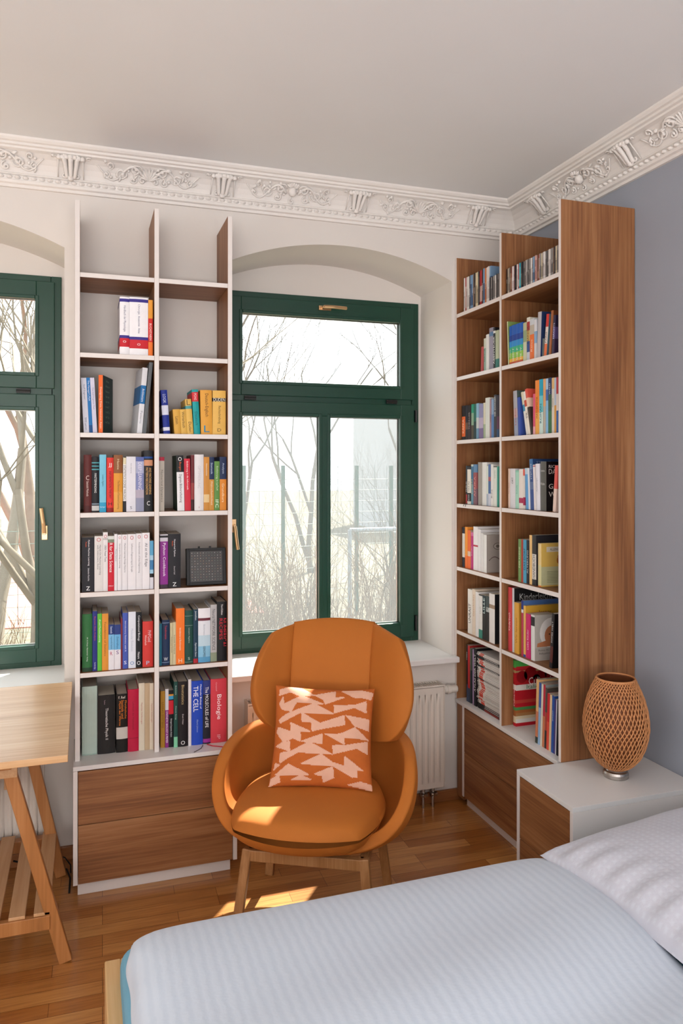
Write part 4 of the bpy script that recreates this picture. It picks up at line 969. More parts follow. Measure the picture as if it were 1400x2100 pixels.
def drawer_unit(name, label, cat, x0, x1, y0, y1, ztop, axis, splits, plinth, filler=None, sidemat=0):
    """axis 'y': fronts look towards -y; axis 'x': fronts look towards -x"""
    t = thing(name, label, cat, ((x0 + x1) / 2, (y0 + y1) / 2, 0))
    O = t.location
    zb = .056
    th = .018
    s = MB()
    if axis == 'y':
        s.box(x0, x0 + th, y0, y1, zb, ztop - .019)
        s.box(x1 - th, x1, y0, y1, zb, ztop - .019)
        s.box(x0 + th, x1 - th, y0 + .03, y1, zb, zb + th)
        s.box(x0 + th, x1 - th, y1 - .01, y1, zb + th, ztop - .019)
    else:
        s.box(x0, x1, y0, y0 + th, zb, ztop - .019, sidemat)
        s.box(x0, x1, y1 - th, y1, zb, ztop - .019)
        s.box(x0 + .03, x1, y0 + th, y1 - th, zb, zb + th)
        s.box(x1 - .01, x1, y0 + th, y1 - th, zb + th, ztop - .019)
    s.build('carcass', WE, t, O, bevel=.001)
    s = MB()
    s.box(x0, x1, y0, y1, ztop - .0185, ztop)
    s.build('top', M['white_top'], t, O, bevel=.001)
    zs = [ztop - .022] + splits + [zb + .001]
    for za, zb2 in zip(zs[:-1], zs[1:]):
        s = MB()
        if axis == 'y':
            s.box(x0 + th + .002, x1 - th - .002, y0 + .002, y0 + .021, zb2 + .0015, za - .0015)
            s.build('drawer', M['oak_x'], t, O, bevel=.0012)
        else:
            s.box(x0 + .002, x0 + .021, y0 + th + .002, y1 - th - .002, zb2 + .0015, za - .0015)
            s.build('drawer', M['oak_y'], t, O, bevel=.0012)
    s = MB()
    if axis == 'y':
        s.box(x0 + th, x1 - th - .008, y0 + .03, y1 - .02, .001, zb)
    else:
        s.box(x0 + plinth, x1 - .02, y0 + th, y1, .001, zb)
    s.build('plinth', M['white'], t, O)
    return t
drawer_unit('drawer_cabinet', 'low white cabinet with two oak drawers under the bookcase between the windows', 'drawer cabinet',
            -.046, .640, 3.346, YW - .018, SH[7], 'y', [.303], .03)

# right bookcase: front at x 1.90, far end at the window wall
XF = 1.90
RY = [(3.693, 3.711), (3.227, 3.246), (2.744, 2.762)]
bc2 = thing('bookcase', 'tall oak bookcase with white edges against the blue wall, beside the bed', 'bookcase', (2.09, 3.23, SH[7]))
for i, (a, b) in enumerate(RY):
    s = MB()
    s.box(XF, XR - .003, a, b, SH[7], ZT, 1, {'-x': 0})
    s.build('divider' if i == 1 else 'side_panel', WE, bc2, bc2.location, bevel=.0008)
for r in range(1, 7):
    for (a, b) in ((RY[1][1], RY[0][0]), (RY[2][1], RY[1][0])):
        s = MB()
        s.box(XF + .001, XR - .004, a + .0003, b - .0003, SH[r] - ST, SH[r], 3, {'-x': 0})
        s.build('shelf', WE, bc2, bc2.location, bevel=.0008)
b2 = drawer_unit('drawer_cabinet', 'long low white cabinet with oak drawers under the bookcase on the blue wall', 'drawer cabinet',
                 XF - .006, XR - .02, 2.764, 3.620, SH[7], 'x', [.292], .03)
O = b2.location
s = MB(); s.box(XF - .006, XR - .02, 3.6205, YW - .018, SH[7] - .0185, SH[7])
s.build('top', M['white_top'], b2, O, bevel=.001)
s = MB(); s.box(XF + .004, XF + .022, 3.6205, YW - .019, .030, SH[7] - .021)
s.build('filler_panel', M['oak_v'], b2, O)
b3 = drawer_unit('nightstand', 'white nightstand with oak drawer fronts between the bed and the tall bookcase', 'nightstand',
                 1.686, XR - .003, 2.362, 2.7425, SH[7], 'x', [.272], .03)

# ------------------------------------------------------------------ books
BM = {}
def bmat(hexc, gloss=.5):
    k = (hexc, gloss)
    if k not in BM:
        BM[k] = mat('cover_' + hexc, hexc, gloss, .05, 40, spec=.28)
    return BM[k]

ORD = ['first', 'second', 'third', 'fourth', 'fifth', 'sixth', 'seventh', 'eighth', 'ninth', 'tenth', 'eleventh', 'twelfth',
       'thirteenth', 'fourteenth', 'fifteenth', 'sixteenth', 'seventeenth', 'eighteenth', 'nineteenth', 'twentieth']
ROWN = {1: 'top row', 2: 'second row', 3: 'third row', 4: 'fourth row', 5: 'fifth row', 6: 'sixth row', 7: 'bottom row'}

def parse_bands(s):
    return [(float(a), b) for a, b in (q.split(':') for q in s.split('|'))]

def make_book(w, h, d, kind, bands, texts, cov, deco=None):
    """returns (cover MB, mats, page MB): spine faces -y, width along x, depth along +y"""
    mats, idx = [], {}
    def mi(hexc):
        if hexc not in idx:
            idx[hexc] = len(mats)
            mats.append(bmat(hexc))
        return idx[hexc]
    s, p = MB(), MB()
    hard = kind == 'h'
    bt = min(.0025 if hard else .0009, w * .2)
    ov = .003 if hard else .0005
    nseg = 6 if (hard and w > .02) else 4
    bulge = min(.004, w * .12) if hard else min(.0012, w * .06)
    edges = [(f, bands[i + 1][0] if i + 1 < len(bands) else 1.0, c) for i, (f, c) in enumerate(bands)]
    def sy(x):           # spine curve
        t = 2 * x / w - 1
        return bulge * t * t
    side = cov
    for f0, f1, c in edges:
        za, zb = h * (1 - f1), h * (1 - f0)
        m = mi(c)
        mc = mi(side) if side else m
        for k in range(nseg):
            x0, x1 = w * k / nseg, w * (k + 1) / nseg
            s.quad([(x0, sy(x0), za), (x1, sy(x1), za), (x1, sy(x1), zb), (x0, sy(x0), zb)], m)
        s.quad([(0, d, za), (0, bulge, za), (0, bulge, zb), (0, d, zb)], mc)
        s.quad([(w, bulge, za), (w, d, za), (w, d, zb), (w, bulge, zb)], mc)
        # inner faces of boards
        s.quad([(bt, bulge + bt, za), (bt, d, za), (bt, d, zb), (bt, bulge + bt, zb)], m)
        s.quad([(w - bt, d, za), (w - bt, bulge + bt, za), (w - bt, bulge + bt, zb), (w - bt, d, zb)], m)
        s.quad([(0, d, za), (bt, d, za), (bt, d, zb), (0, d, zb)], m)
        s.quad([(w, d, za), (w - bt, d, za), (w - bt, d, zb), (w, d, zb)], m)
    for z, c in ((0, edges[-1][2]), (h, edges[0][2])):
        m = mi(c)
        s.quad([(0, bulge, z), (0, d, z), (bt, d, z), (bt, bulge + bt, z)], m)
        s.quad([(w, bulge, z), (w, d, z), (w - bt, d, z), (w - bt, bulge + bt, z)], m)
        s.quad([(0, bulge, z), (w / 2, 0, z), (w, bulge, z), (w - bt, bulge + bt, z), (bt, bulge + bt, z)], m)
    p.box(bt, w - bt, bulge + bt, d - ov, ov, h - ov)
    for t in texts:
        st, f0, f1, col, dr, wf = t[:6]
        lat = t[6] if len(t) > 6 else 0
        zc, L = h * (1 - (f0 + f1) / 2), h * (f1 - f0)
        xc = w * (.5 - lat if dr == 'd' else .5 + lat)
        y = sy(xc) - .0005
        if dr == 'd':
            add_text(s, st, (xc, y, zc), (0, 0, -1), (1, 0, 0), L, w * wf, mi(col))
        elif dr == 'u':
            add_text(s, st, (xc, y, zc), (0, 0, 1), (-1, 0, 0), L, w * wf, mi(col))
        else:
            add_text(s, st, (xc, y, zc), (1, 0, 0), (0, 0, 1), w * wf, L, mi(col))
    if deco:
        deco(s, mi, w, h, d)
    return s, mats, p

def poly(s, pts, m, w, eps):
    """flat print on the right-hand cover: pts in (y, z) metres"""
    s.quad([(w + eps, y, z) for y, z in pts], m)
def ell(cy, cz, ry, rz, n=20):
    return [(cy + ry * math.cos(2 * PI * i / n), cz + rz * math.sin(2 * PI * i / n)) for i in range(n)]
def cover_text(s, mi, w, st, y, z, L, H_, col, e=.0006):
    add_text(s, st, (w + e, y, z), (0, 1, 0), (0, 0, 1), L, H_, mi(col))

def deco_baby(s, mi, w, h, d):
    poly(s, ell(d * .58, h * .60, d * .40, h * .33), mi('e2dcd6'), w, .0004)
    poly(s, ell(d * .62, h * .54, d * .27, h * .22), mi('b8744e'), w, .0006)
    poly(s, [(d * .08, h * .30), (d * .95, h * .30), (d * .95, h * .40), (d * .55, h * .46), (d * .10, h * .38)], mi('b8744e'), w, .0005)
    for q in (.52, .72):
        poly(s, ell(d * q, h * .57, d * .025, h * .015), mi('2c1c14'), w, .0008)
    poly(s, ell(d * .63, h * .45, d * .07, h * .025), mi('7c2c28'), w, .0008)
    poly(s, [(0.004, .002), (d, .002), (d, h * .28), (.004, h * .28)], mi('a8a098'), w, .0007)
    cover_text(s, mi, w, 'Remo H. Largo', d * .45, h * .22, d * .7, h * .05, '4c4844', .0009)
    cover_text(s, mi, w, 'Babyjahre', d * .36, h * .15, d * .5, h * .05, '4c4844', .0009)
def deco_feet(s, mi, w, h, d):
    poly(s, [(0.003, .006), (d, .006), (d, h * .46), (.003, h * .46)], mi('b8b890'), w, .0003)
    poly(s, [(0.03, h * .80), (d, h * .80), (d, h * .92), (.03, h * .92)], mi('d8d0bc'), w, .0004)
    cover_text(s, mi, w, 'ALLEINGEBOREN', d * .62, h * .86, d * .6, h * .06, '3c342c')
    for sg in (-1, 1):
        poly(s, ell(d * (.68 + .07 * sg), h * .60, d * .055, h * .075), mi('a85c24'), w, .0005)
        poly(s, ell(d * (.68 + .05 * sg), h * .69, d * .05, h * .035), mi('a85c24'), w, .0005)
    for k in range(8):
        z = h * (.34 - .035 * k)
        poly(s, [(d * .22, z), (d * .95, z), (d * .95, z + .0015), (d * .22, z + .0015)], mi('5c6048'), w, .0005)
def deco_dawkins(s, mi, w, h, d):
    poly(s, ell(d * .75, h * .35, d * .22, h * .22), mi('2c0e12'), w, .0003)
    for st, z, L in (('RICHARD', .90, .56), ('DAWKINS', .80, .80), ('GOTTES', .50, .80), ('WAHN', .34, .66)):
        cover_text(s, mi, w, st, d * .10 + d * L / 2, h * z, d * L, h * (.06 if z > .85 else .1), 'd4cfca')
def deco_culinaria(s, mi, w, h, d):
    bands = [(0, '4ca84c'), (.09, 'c02430'), (.13, 'b0202a'), (.155, 'a89060'), (.18, 'b01c24'), (.37, 'e0d8d0'), (.455, 'b81c28'),
             (.60, 'c04438'), (.65, 'b81c28'), (.71, '4c9050'), (.755, 'a86434'), (.80, 'a87848'), (.845, 'd8c8a8'), (.89, 'd8d4cc'), (.95, 'b81c28')]
    for i, (f, c) in enumerate(bands):
        g = bands[i + 1][0] if i + 1 < len(bands) else 1
        poly(s, [(.001, h * (1 - g)), (d, h * (1 - g)), (d, h * (1 - f)), (.001, h * (1 - f))], mi(c), w, .0002)
    for q, z, r in ((.15, .75, .03), (.35, .78, .035), (.62, .74, .03), (.85, .77, .035), (.5, .70, .022)):
        poly(s, ell(d * q, h * z, r, r), mi('8c1018'), w, .0005)
    cover_text(s, mi, w, 'Culinaria', d * .62, h * .675, d * .62, h * .11, 'f0e8e2', .001)
    cover_text(s, mi, w, 'Italien', d * .44, h * .59, d * .36, h * .065, '2c8050', .001)
def deco_jesper(s, mi, w, h, d):
    cover_text(s, mi, w, 'Jesper', d * .55, h * .86, d * .5, h * .08, '4c3c18')
    cover_text(s, mi, w, 'Juul', d * .55, h * .77, d * .25, h * .06, '4c3c18')
def deco_kinder(s, mi, w, h, d):
    cover_text(s, mi, w, 'Kinderleicht', d * .5, h * .86, d * .75, h * .1, 'b8b8b4')
def deco_face(s, mi, w, h, d):
    for sg in (.38, .78):
        poly(s, ell(d * sg, h * .70, d * .15, h * .09), mi('5c5650'), w, .0003)
        poly(s, ell(d * sg, h * .70, d * .13, h * .075), mi('b4aca4'), w, .0005)
        poly(s, ell(d * sg, h * .70, d * .06, h * .045), mi('6c665e'), w, .0007)
    for i in range(26):
        a = i / 25
        y = d * (.08 + .85 * a)
        z = h * (.38 + .06 * math.sin(a * 9) - .12 * abs(a - .5))
        poly(s, [(y, z), (y + d * .04, z + .002), (y + d * .04, z + .0055), (y, z + .004)], mi('5c4844'), w, .0006)
    cover_text(s, mi, w, 'MIRO', d * .68, h * .30, d * .2, h * .03, '4c4440')
def deco_blue(s, mi, w, h, d):
    poly(s, [(.01, h * .02), (d, h * .02), (d, h * .42), (.01, h * .42)], mi('9aa09c'), w, .0003)
    poly(s, [(d * .5, h * .45), (d, h * .45), (d, h * .66), (d * .5, h * .66)], mi('a82030'), w, .0004)
    cover_text(s, mi, w, 'W', d * .8, h * .82, d * .2, h * .1, 'd0d4dc')
def deco_stephen(s, mi, w, h, d):
    cover_text(s, mi, w, 'STEPHEN KING', d * .5, h * .93, d * .8, h * .05, '8494b4')
def deco_collage(s, mi, w, h, d):
    rr = random.Random(5)
    for i in range(22):
        poly(s, ell(d * (.15 + .75 * rr.random()), h * (.12 + .7 * rr.random()), .012 + .02 * rr.random(), .01 + .02 * rr.random(), 9),
             mi(rr.choice(['c87030', '3c7c34', 'b03028', '284c88', '38705c', 'd09850'])), w, .0003 + .00004 * i)
def deco_dark(s, mi, w, h, d):
    rr = random.Random(9)
    for i in range(9):
        z = h * (.92 - .09 * i)
        cover_text(s, mi, w, 'Schluss mit Technik'[i:i + 8], d * .45, z, d * .6, h * .04, '8a9a8c')
DECO = {'white book with baby photo cover': deco_baby, 'yellow book with pale green foot': deco_feet,
        'grey spined book with black cover': deco_dawkins, 'thick striped red cookbook': deco_culinaria,
        'yellow spined book with ochre cover': deco_jesper, 'slim white book with black cover': deco_kinder,
        'white book with grey drawn cover': deco_face, 'grey spined book with navy cover': deco_blue,
        'tall navy book leaning left': deco_stephen, 'grey spined book with colourful cover': deco_collage,
        'orange spined book with dark green cover': deco_dark}
counts = {}
def place_book(row):
    bay, look, s0, w, h, lean, yaw, d, rec, kind, bands, texts, cov = row
    unit, col, r = bay[0], bay[1], int(bay[2])
    counts[bay] = counts.get(bay, 0) + 1
    n = counts[bay] - 1
    where = ('left' if unit == 'L' else 'right') + ' bookcase ' + ROWN[r] + ' ' + {'LL': 'left', 'LR': 'right', 'RF': 'far', 'RN': 'near'}[unit + col] + ' bay'
    if n < len(ORD):
        label = '%s, %s from left, %s' % (look, ORD[n], where)
    s, mats, p = make_book(w, h, min(d, (.25 if unit == 'L' else .30)), kind, parse_bands(bands), texts, cov, DECO.get(look))
    z = SH[r] + .0004
    if unit == 'L':
        loc, rz = (s0, 3.41 + rec, z), 0
    else:
        loc, rz = (XF + rec, s0, z), -PI / 2
    t = thing('book', label, 'book', loc, 0, 'books in ' + where)
    a = R(lean)
    T = Matrix.Rotation(rz + R(yaw), 4, 'Z')
    if lean > 0:
        T = T @ Matrix.Translation((w, 0, 0)) @ Matrix.Rotation(a, 4, 'Y') @ Matrix.Translation((-w, 0, 0))
    elif lean < 0:
        T = T @ Matrix.Rotation(a, 4, 'Y')
    t.matrix_world = Matrix.Translation(loc) @ T
    s.build('cover', mats, t)
    p.build('pages', M['pages'], t)
    return t
for row in BOOKS:
    place_book(row)

# discs and films on the top shelves of the right bookcase
def case_row(name, cat, y_far, cols, w, h, d, rec, what, where, jit):
    rr = random.Random(len(cols) * 7 + 1)
    y = y_far
    seen = {}
    for i, (c1, c2, word) in enumerate(cols):
        ww = w * (1 + jit * (rr.random() - .5))
        s, mats, p = make_book(ww - .0006, h * (1 - .012 * rr.random()), d, 'p', [(0, c1), (.12 + .5 * rr.random(), c2), (.85, c1)],
                               [(word, .15, .8, 'e8e4de' if sum(lin(c2)) < .9 else '3c3834', 'u', .5)] if word else [], None)
        k = ORD[i % 20] if i < 20 else ORD[len(cols) - 1 - i] if len(cols) - i <= 20 else 'middle'
        side = 'left' if i < 20 else 'right' if len(cols) - i <= 20 else 'in'
        place = '%s from the %s' % (k, side) if side != 'in' else 'just right of the twentieth from the left' if i == 20 else 'in the middle'
        t = thing(name, '%s %s, %s, %s' % (what[i], cat, place, where), cat, (XF + rec + .006 * rr.random(), y, SH[1] + .0004), -PI / 2, cat + 's ' + where)
        s.build('cover', mats, t)
        y -= ww
    return y
def name_of(c):
    return {'d': 'dark', 'g': 'grey', 'w': 'white', 'r': 'red', 'b': 'blue', 'n': 'brown', 't': 'teal', 'c': 'cream', 'p': 'pinkish', 'o': 'orange'}[c]
PAL = {'d': ('26242a', '3c3838'), 'g': ('8c8884', '6c6866'), 'w': ('dcd8d4', 'c4bcb8'), 'r': ('a83030', 'c8a49c'), 'b': ('7c9cbc', '4c6484'),
       'n': ('6c5444', '8c7058'), 't': ('2c98ac', '58b0bc'), 'c': ('d4c8a8', 'a89c84'), 'p': ('c49c94', 'a87c78'), 'o': ('c87c50', 'a86444')}
seq = 'wrwwdbbndccdrrdbowwb'
case_row('film_case', 'film case', 3.672, [(*PAL[c], 'KINO NACHT FILM ABEND DREAM LAND STADT MOND'.split()[i % 8] if i % 2 == 0 else '') for i, c in enumerate(seq)],
         .0142, .190, .135, .03, [name_of(c) for c in seq], 'top shelf far bay of right bookcase', .1)
seq = 'dgdggwgdgdgwg'
case_row('disc_case', 'small disc case', 3.383, [(*PAL[c], '') for c in seq], .0103, .125, .140, .02, [name_of(c) + ' slim' for c in seq],
         'top shelf, right end of far bay', .05)
seq = 'dcgnrwpdnwrtndgdwgdgwgbgpnrgcgwgdgwggndcgnd'
case_row('compact_disc_case', 'compact disc case', 3.216, [(*PAL[c], 'LIVE BEST OF VOL MUSIK JAZZ'.split()[i % 6] if i % 3 == 0 else '') for i, c in enumerate(seq)],
         .01035, .1255, .140, .018, [name_of(c) for c in seq], 'top shelf near bay', .02)
# tall picture book standing behind the small discs
s, mats, p = make_book(.02, .205, .11, 'h', [(0, '4c7ca0')], [], '5c94b4')
t = thing('picture_book', 'tall blue picture book standing behind the small disc cases on the top shelf', 'book', (XF + .165, 3.375, SH[1] + .0004), -PI / 2)
s.build('cover', mats, t); p.build('pages', M['pages'], t)

# lying magazines, bottom row of the far bay
mag_w = bmat('d6d2cc'); mag_k = bmat('1e1c1e'); mag_r = bmat('cc4634')
zz = SH[7] + .0005
rr = random.Random(11)
yfar, ynear = 3.520, 3.252
kinds = 'ggkkwwwwwwwwwwwwwwwkwwwwwwwkwwwwkkww'
mcount = {}
for i, c in enumerate(kinds):
    th = .0082 if c != 'g' else .006
    if zz + th > SH[6] - ST - .012: break
    dy, dxx = (rr.random() - .5) * .012, rr.random() * .008
    y0, y1 = ynear + .004, yfar + dy
    s = MB()
    body = {'w': 0, 'k': 1, 'g': 1}[c]
    x0 = XF + .028 + dxx
    s.box(x0, x0 + .21, y0 + .0, y1, zz, zz + th - .0006, body)
    if c == 'w':
        off = .05 * ((i * 5) % 9) / 9 if False else 0
        ya = y1 - .028 - (.010 * math.sin(i * .55))
        s.box(x0 - .0005, x0 + .004, ya - .038, ya, zz + .0006, zz + th - .0012, 2)
        s.box(x0 - .0005, x0 + .003, y1 - .012, y1 - .006, zz + .001, zz + th - .0016, 1)
        s.box(x0 - .0004, x0 + .003, y0 + .02, ya - .06, zz + th * .4, zz + th * .5, 1)
    else:
        s.box(x0 - .0005, x0 + .003, y0 + .05, y1 - .07, zz + th * .35, zz + th * .65, 0 if c == 'k' else 2)
    mcount[c] = mcount.get(c, 0) + 1
    nm = {'w': 'white magazine with red mark', 'k': 'black magazine', 'g': 'thin dark magazine'}[c]
    k = ORD[i] if i < 20 else 'well above the twentieth, %s of the upper ones' % ORD[i - 20]
    tag(s.build('magazine', [mag_w, mag_k, mag_r], None, ((x0 + .1), (y0 + y1) / 2, zz), bevel=.0006),
        '%s lying in the flat stack, %s from the bottom' % (nm, k) if i < 20 else '%s lying in the flat stack, %s above the twentieth' % (nm, ORD[i - 20]),
        'magazine', 'magazines lying in a stack under the far bay')
    zz += th

# ribbons, bag and boxes on the shelves
rib = mat('red_ribbon', 'c02838', .6); cordm = mat('grey_cord', '5c5c58', .6)
s = MB()
s.tube([(.52, 3.43, .551), (.54, 3.40, .552), (.575, 3.375, .553), (.60, 3.36, .552)], .0022, 6)
tag(s.build('ribbon', rib), 'red bookmark ribbon hanging out below the thick coral book', 'ribbon')
s = MB()
s.tube([(.50, 3.425, .551), (.488, 3.39, .551), (.470, 3.37, .551), (.452, 3.352, .5515)], .0016, 6)
tag(s.build('cord', cordm), 'grey bookmark cord lying on the cabinet top under the books', 'cord')
s = MB()
s.tube([(1.915, 3.60, 1.6035), (1.905, 3.59, 1.603), (1.897, 3.585, 1.600), (1.894, 3.583, 1.588)], .0018, 6)
s.tube([(1.905, 3.59, 1.603), (1.895, 3.60, 1.600), (1.893, 3.603, 1.59)], .0018, 6)
tag(s.build('cord', cordm), 'dark cord end hanging over the fourth shelf of the right bookcase', 'cord')

t = thing('bead_case', 'black framed case with clear dotted insert leaning in the left bookcase, right of black paperback', 'storage case', (.52, 3.445, SH[5] + .0048))
t.rotation_euler = (R(-8), 0, 0)
s = MB()
W2, H2 = .082, .160
s.box(-W2, W2, -.004, .026, .004, H2, 0)
for k in range(10):
    s.box(-W2 - .004, W2 + .004, -.006 if k in (0, 9) else -.003, -.003 if k in (0, 9) else -.001, .004 + k * .0001, .006 + k * .0001, 0)
s.box(-W2 - .006, -W2 + .008, -.008, .028, 0, H2 + .004, 0)
s.box(W2 - .008, W2 + .006, -.008, .028, 0, H2 + .004, 0)
s.box(-W2, W2, -.008, .028, H2 - .008, H2 + .004, 0)
s.box(-W2, W2, -.008, .028, 0, .012, 0)
for q in (-.032, .018):
    s.box(q - .004, q + .004, -.012, .0, H2 + .002, H2 + .012, 0)
s.build('frame', [M['black']], t, bevel=.002)
s = MB()
s.box(-W2 + .010, W2 - .010, -.0062, -.0045, .014, H2 - .010, 0)
rr = random.Random(2)
for i in range(11):
    for j in range(11):
        x, z = -W2 + .018 + i * (2 * W2 - .036) / 10, .022 + j * (H2 - .04) / 10
        s.box(x - .0016, x + .0016, -.0078, -.006, z - .0016, z + .0016, 1 + (i * 3 + j * 5 + int(rr.random() * 3)) % 3)
s.build('insert', [mat('smoked_clear_plastic', '302c2c', .4), mat('grey_bead', 'a8a49c', .4), mat('tan_bead', '8c7058', .4), mat('green_bead', '5c6c5c', .4)], t)

# paper gift bag behind the white books, and cloth pouch
s = MB()
s.box(0, .05, 0, .12, 0, .245, 0)
t = thing('gift_bag', 'pale grey gift bag with cord handles behind the books, right bookcase fourth row far bay', 'gift bag', (XF + .205, 3.325, SH[4] + .001), -PI / 2)
s = MB(); s.box(0, .065, 0, .10, 0, .262)
s.build('bag', mat('pale_grey_card', 'cdc6c6', .7), t, bevel=.002)
s = MB(); s.tube([(.012, 0, .245), (.016, -.004, .268), (.030, -.006, .280), (.046, -.004, .268), (.052, 0, .245)], .0018, 6)
s.build('handle', mat('taupe_cord', '9c8484', .7), t)

# ------------------------------------------------------------------ radiators
def radiator(label, x0, x1, z0, z1, yf):
    t = thing('radiator', label, 'radiator', ((x0 + x1) / 2, yf + .03, z0))
    O = t.location
    s = MB()
    y1 = YW - .004
    s.box(x0 + .004, x1 - .004, yf + .004, yf + .014, z0, z1 - .012)
    n = int((x1 - x0 - .03) / .0333)
    for i in range(n):
        x = x0 + .018 + (i + .5) * (x1 - x0 - .036) / n
        s.grid(lambda u, v: (x - .011 + .022 * u, yf + .004 - .006 * math.sin(PI * u) * min(1, math.sin(PI * v) * 6), z0 + .03 + (z1 - z0 - .075) * v), 6, 8)
    s.build('front_panel', M['radiator'], t, O, bevel=.002)
    s = MB()
    s.box(x0, x0 + .004, yf, y1, z0 + .002, z1)
    s.box(x1 - .004, x1, yf, y1, z0 + .002, z1)
    m = int((x1 - x0) / .014)
    s.box(x0 + .004, x1 - .004, yf, yf + .008, z1 - .008, z1)
    s.box(x0 + .004, x1 - .004, y1 - .006, y1, z1 - .008, z1)
    s.box(x0 + .004, x1 - .004, yf + .022, y1 - .003, z0 + .02, z1 - .014)
    for i in range(m):
        x = x0 + .008 + i * (x1 - x0 - .016) / (m - 1)
        s.box(x - .002, x + .002, yf + .006, y1 - .004, z1 - .006, z1 - .001)
    s.build('casing', M['radiator'], t, O)
    return t, O
t, O = radiator('white ribbed radiator under the window behind the orange armchair', .745, 1.795, .112, .652, 3.622)
s = MB()
Mx = Matrix.Translation((1.795, 3.664, .612)) @ Matrix.Rotation(PI / 2, 4, 'Y')
s.lathe([(.012, 0), (.012, .012), (.020, .014), (.020, .030), (.024, .032), (.024, .050), (.018, .053), (.020, .060), (.020, .086), (.016, .092)], 20, M=Mx)
s.build('thermostat', M['radiator'], t, O, smooth=False)
s = MB()
for x in (1.690, 1.745):
    s.tube([(x, 3.665, .114), (x, 3.665, .075)], .010, 12)
    s.tube([(x, 3.665, .075), (x, 3.665, .001)], .0075, 12)
    s.tube([(x - .018, 3.655, .072), (x + .018, 3.655, .072)], .011, 10)
    s.tube([(x, 3.640, .072), (x, 3.690, .072)], .009, 10)
s.build('pipe', M['steel'], t, O, smooth=False)
radiator('white ribbed radiator under the left window behind the trestle', -1.20, -.172, .135, .675, 3.622)

# black cable on the floor by the left cabinet
s = MB()
s.tube([(-.30, 3.66, .05), (-.20, 3.64, .02), (-.12, 3.63, .006), (-.075, 3.60, .005), (-.06, 3.52, .0045), (-.062, 3.40, .0045)], .004, 8)
s.tube([(-.28, 3.68, .10), (-.16, 3.672, .06), (-.085, 3.66, .03), (-.060, 3.62, .012), (-.058, 3.55, .0125)], .003, 8)
tag(s.build('cable', M['cable'], smooth=True), 'black cable on the floor between the trestle and the drawer cabinet', 'cable')

# ------------------------------------------------------------------ armchair
def sstep(a, b, x):
    t = max(0, min(1, (x - a) / (b - a)))
    return t * t * (3 - 2 * t)
CH = thing('armchair', 'orange velvet wingback armchair on oak legs in front of the window', 'armchair', (.885, 2.945, 0), R(-28.7))

BP = [(0, .352), (.45, .353), (.70, .362), (.86, .385), (.955, .43), (1.0, .50), (1.0, .57), (.975, .64), (.94, .70), (.92, .74)]
def bprof(t):
    x = t * (len(BP) - 1)
    i = min(int(x), len(BP) - 2)
    f = x - i
    p0, p1, p2, p3 = BP[max(i - 1, 0)], BP[i], BP[i + 1], BP[min(i + 2, len(BP) - 1)]
    def cr(k):
        return .5 * (2 * p1[k] + (p2[k] - p0[k]) * f + (2 * p0[k] - 5 * p1[k] + 4 * p2[k] - p3[k]) * f * f + (-p0[k] + 3 * p1[k] - 3 * p2[k] + p3[k]) * f ** 3)
    return cr(0), cr(1)
def bucket(u, v):
    ph = u * 2 * PI                       # 0 at the front
    a = abs(ph if ph <= PI else ph - 2 * PI)
    deg = math.degrees(a)
    tm = .345 + (.745 - .345) * sstep(32, 98, deg) + .09 * sstep(85, 135, deg)
    r, z = bprof(v * tm)
    n = 2.5
    hw, hf, hb = .388, .315, .335
    cx, cy = math.sin(ph), -math.cos(ph)
    h = hf if cy < 0 else hb
    k = (abs(cx) ** n + abs(cy) ** n) ** (-1 / n)
    return (cx * k * hw * r - .008, cy * k * h * r + .02, z)
s = MB()
s.grid(bucket, 72, 26, closed=True)
s.build('shell', M['velvet'], CH, smooth=True, solid=.048, subsurf=1).modifiers['thickness'].use_rim = True

def upper(u, v):
    # square -> rounded outline
    a, b = u * 2 - 1, v * 2 - 1
    q = .62 if b > 0 else .84
    A = a * math.sqrt(max(0, 1 - b * b * .5 * q))
    B = b * math.sqrt(max(0, 1 - a * a * .5 * q))
    x = A * .352 + .030
    z = .848 + B * .250
    w = sstep(.15, .36, abs(x))
    seam = math.exp(-((abs(x) - .185 - .02 * (z - .86)) / .012) ** 2)
    y = .235 + .30 * (z - .62) - .150 * w + .020 * seam - .012 * math.cos(min(1, abs(x) / .18) * PI / 2) * 0
    y += .045 * (abs(B) ** 4) * (1 if z > .85 else .6)
    return (x, y, z)
s = MB()
s.grid(upper, 64, 44)
s.build('backrest', M['velvet'], CH, smooth=True, solid=.052, subsurf=1)

def pillow_shape(w, d, h, nexp=3.0, pw=.42, flat=0):
    """closed cushion: top and bottom grids sharing an outline"""
    def f(u, v, sg):
        a, b = u * 2 - 1, v * 2 - 1
        A = a * math.sqrt(max(0, 1 - b * b * .5 * flat))
        B = b * math.sqrt(max(0, 1 - a * a * .5 * flat))
        e = max(0, 1 - abs(a) ** nexp) * max(0, 1 - abs(b) ** nexp)
        return A * w, B * d, sg * h * e ** pw
    return f
f = pillow_shape(.302, .315, .066, 4.5, .40, .75)
s = MB()
def seat(sg):
    def g(u, v):
        x, y, z = f(u, v, sg)
        return (x - .022, y - .016, .428 + z + .012 * (1 - (x / .3) ** 2) * sg - .02 * (y + .3) * .3)
    return g
s.grid(seat(1), 40, 40)
s.grid(seat(-1), 40, 40)
o = s.build('seat_cushion', M['velvet'], CH, smooth=True)
o.modifiers.new('weld', 'WELD').merge_threshold = .0006
o.modifiers.new('subsurf', 'SUBSURF').render_levels = 1
for sx in (-1, 1):
    for sy in (-1, 1):
        s = MB()
        s.bar((sx * .225, .0 + sy * .20, .335), (sx * .262, sy * .245, .001), .036, .030, up=(0, 1, 0))
        s.build('leg', M['chair_wood'], CH, bevel=.004)
s = MB()
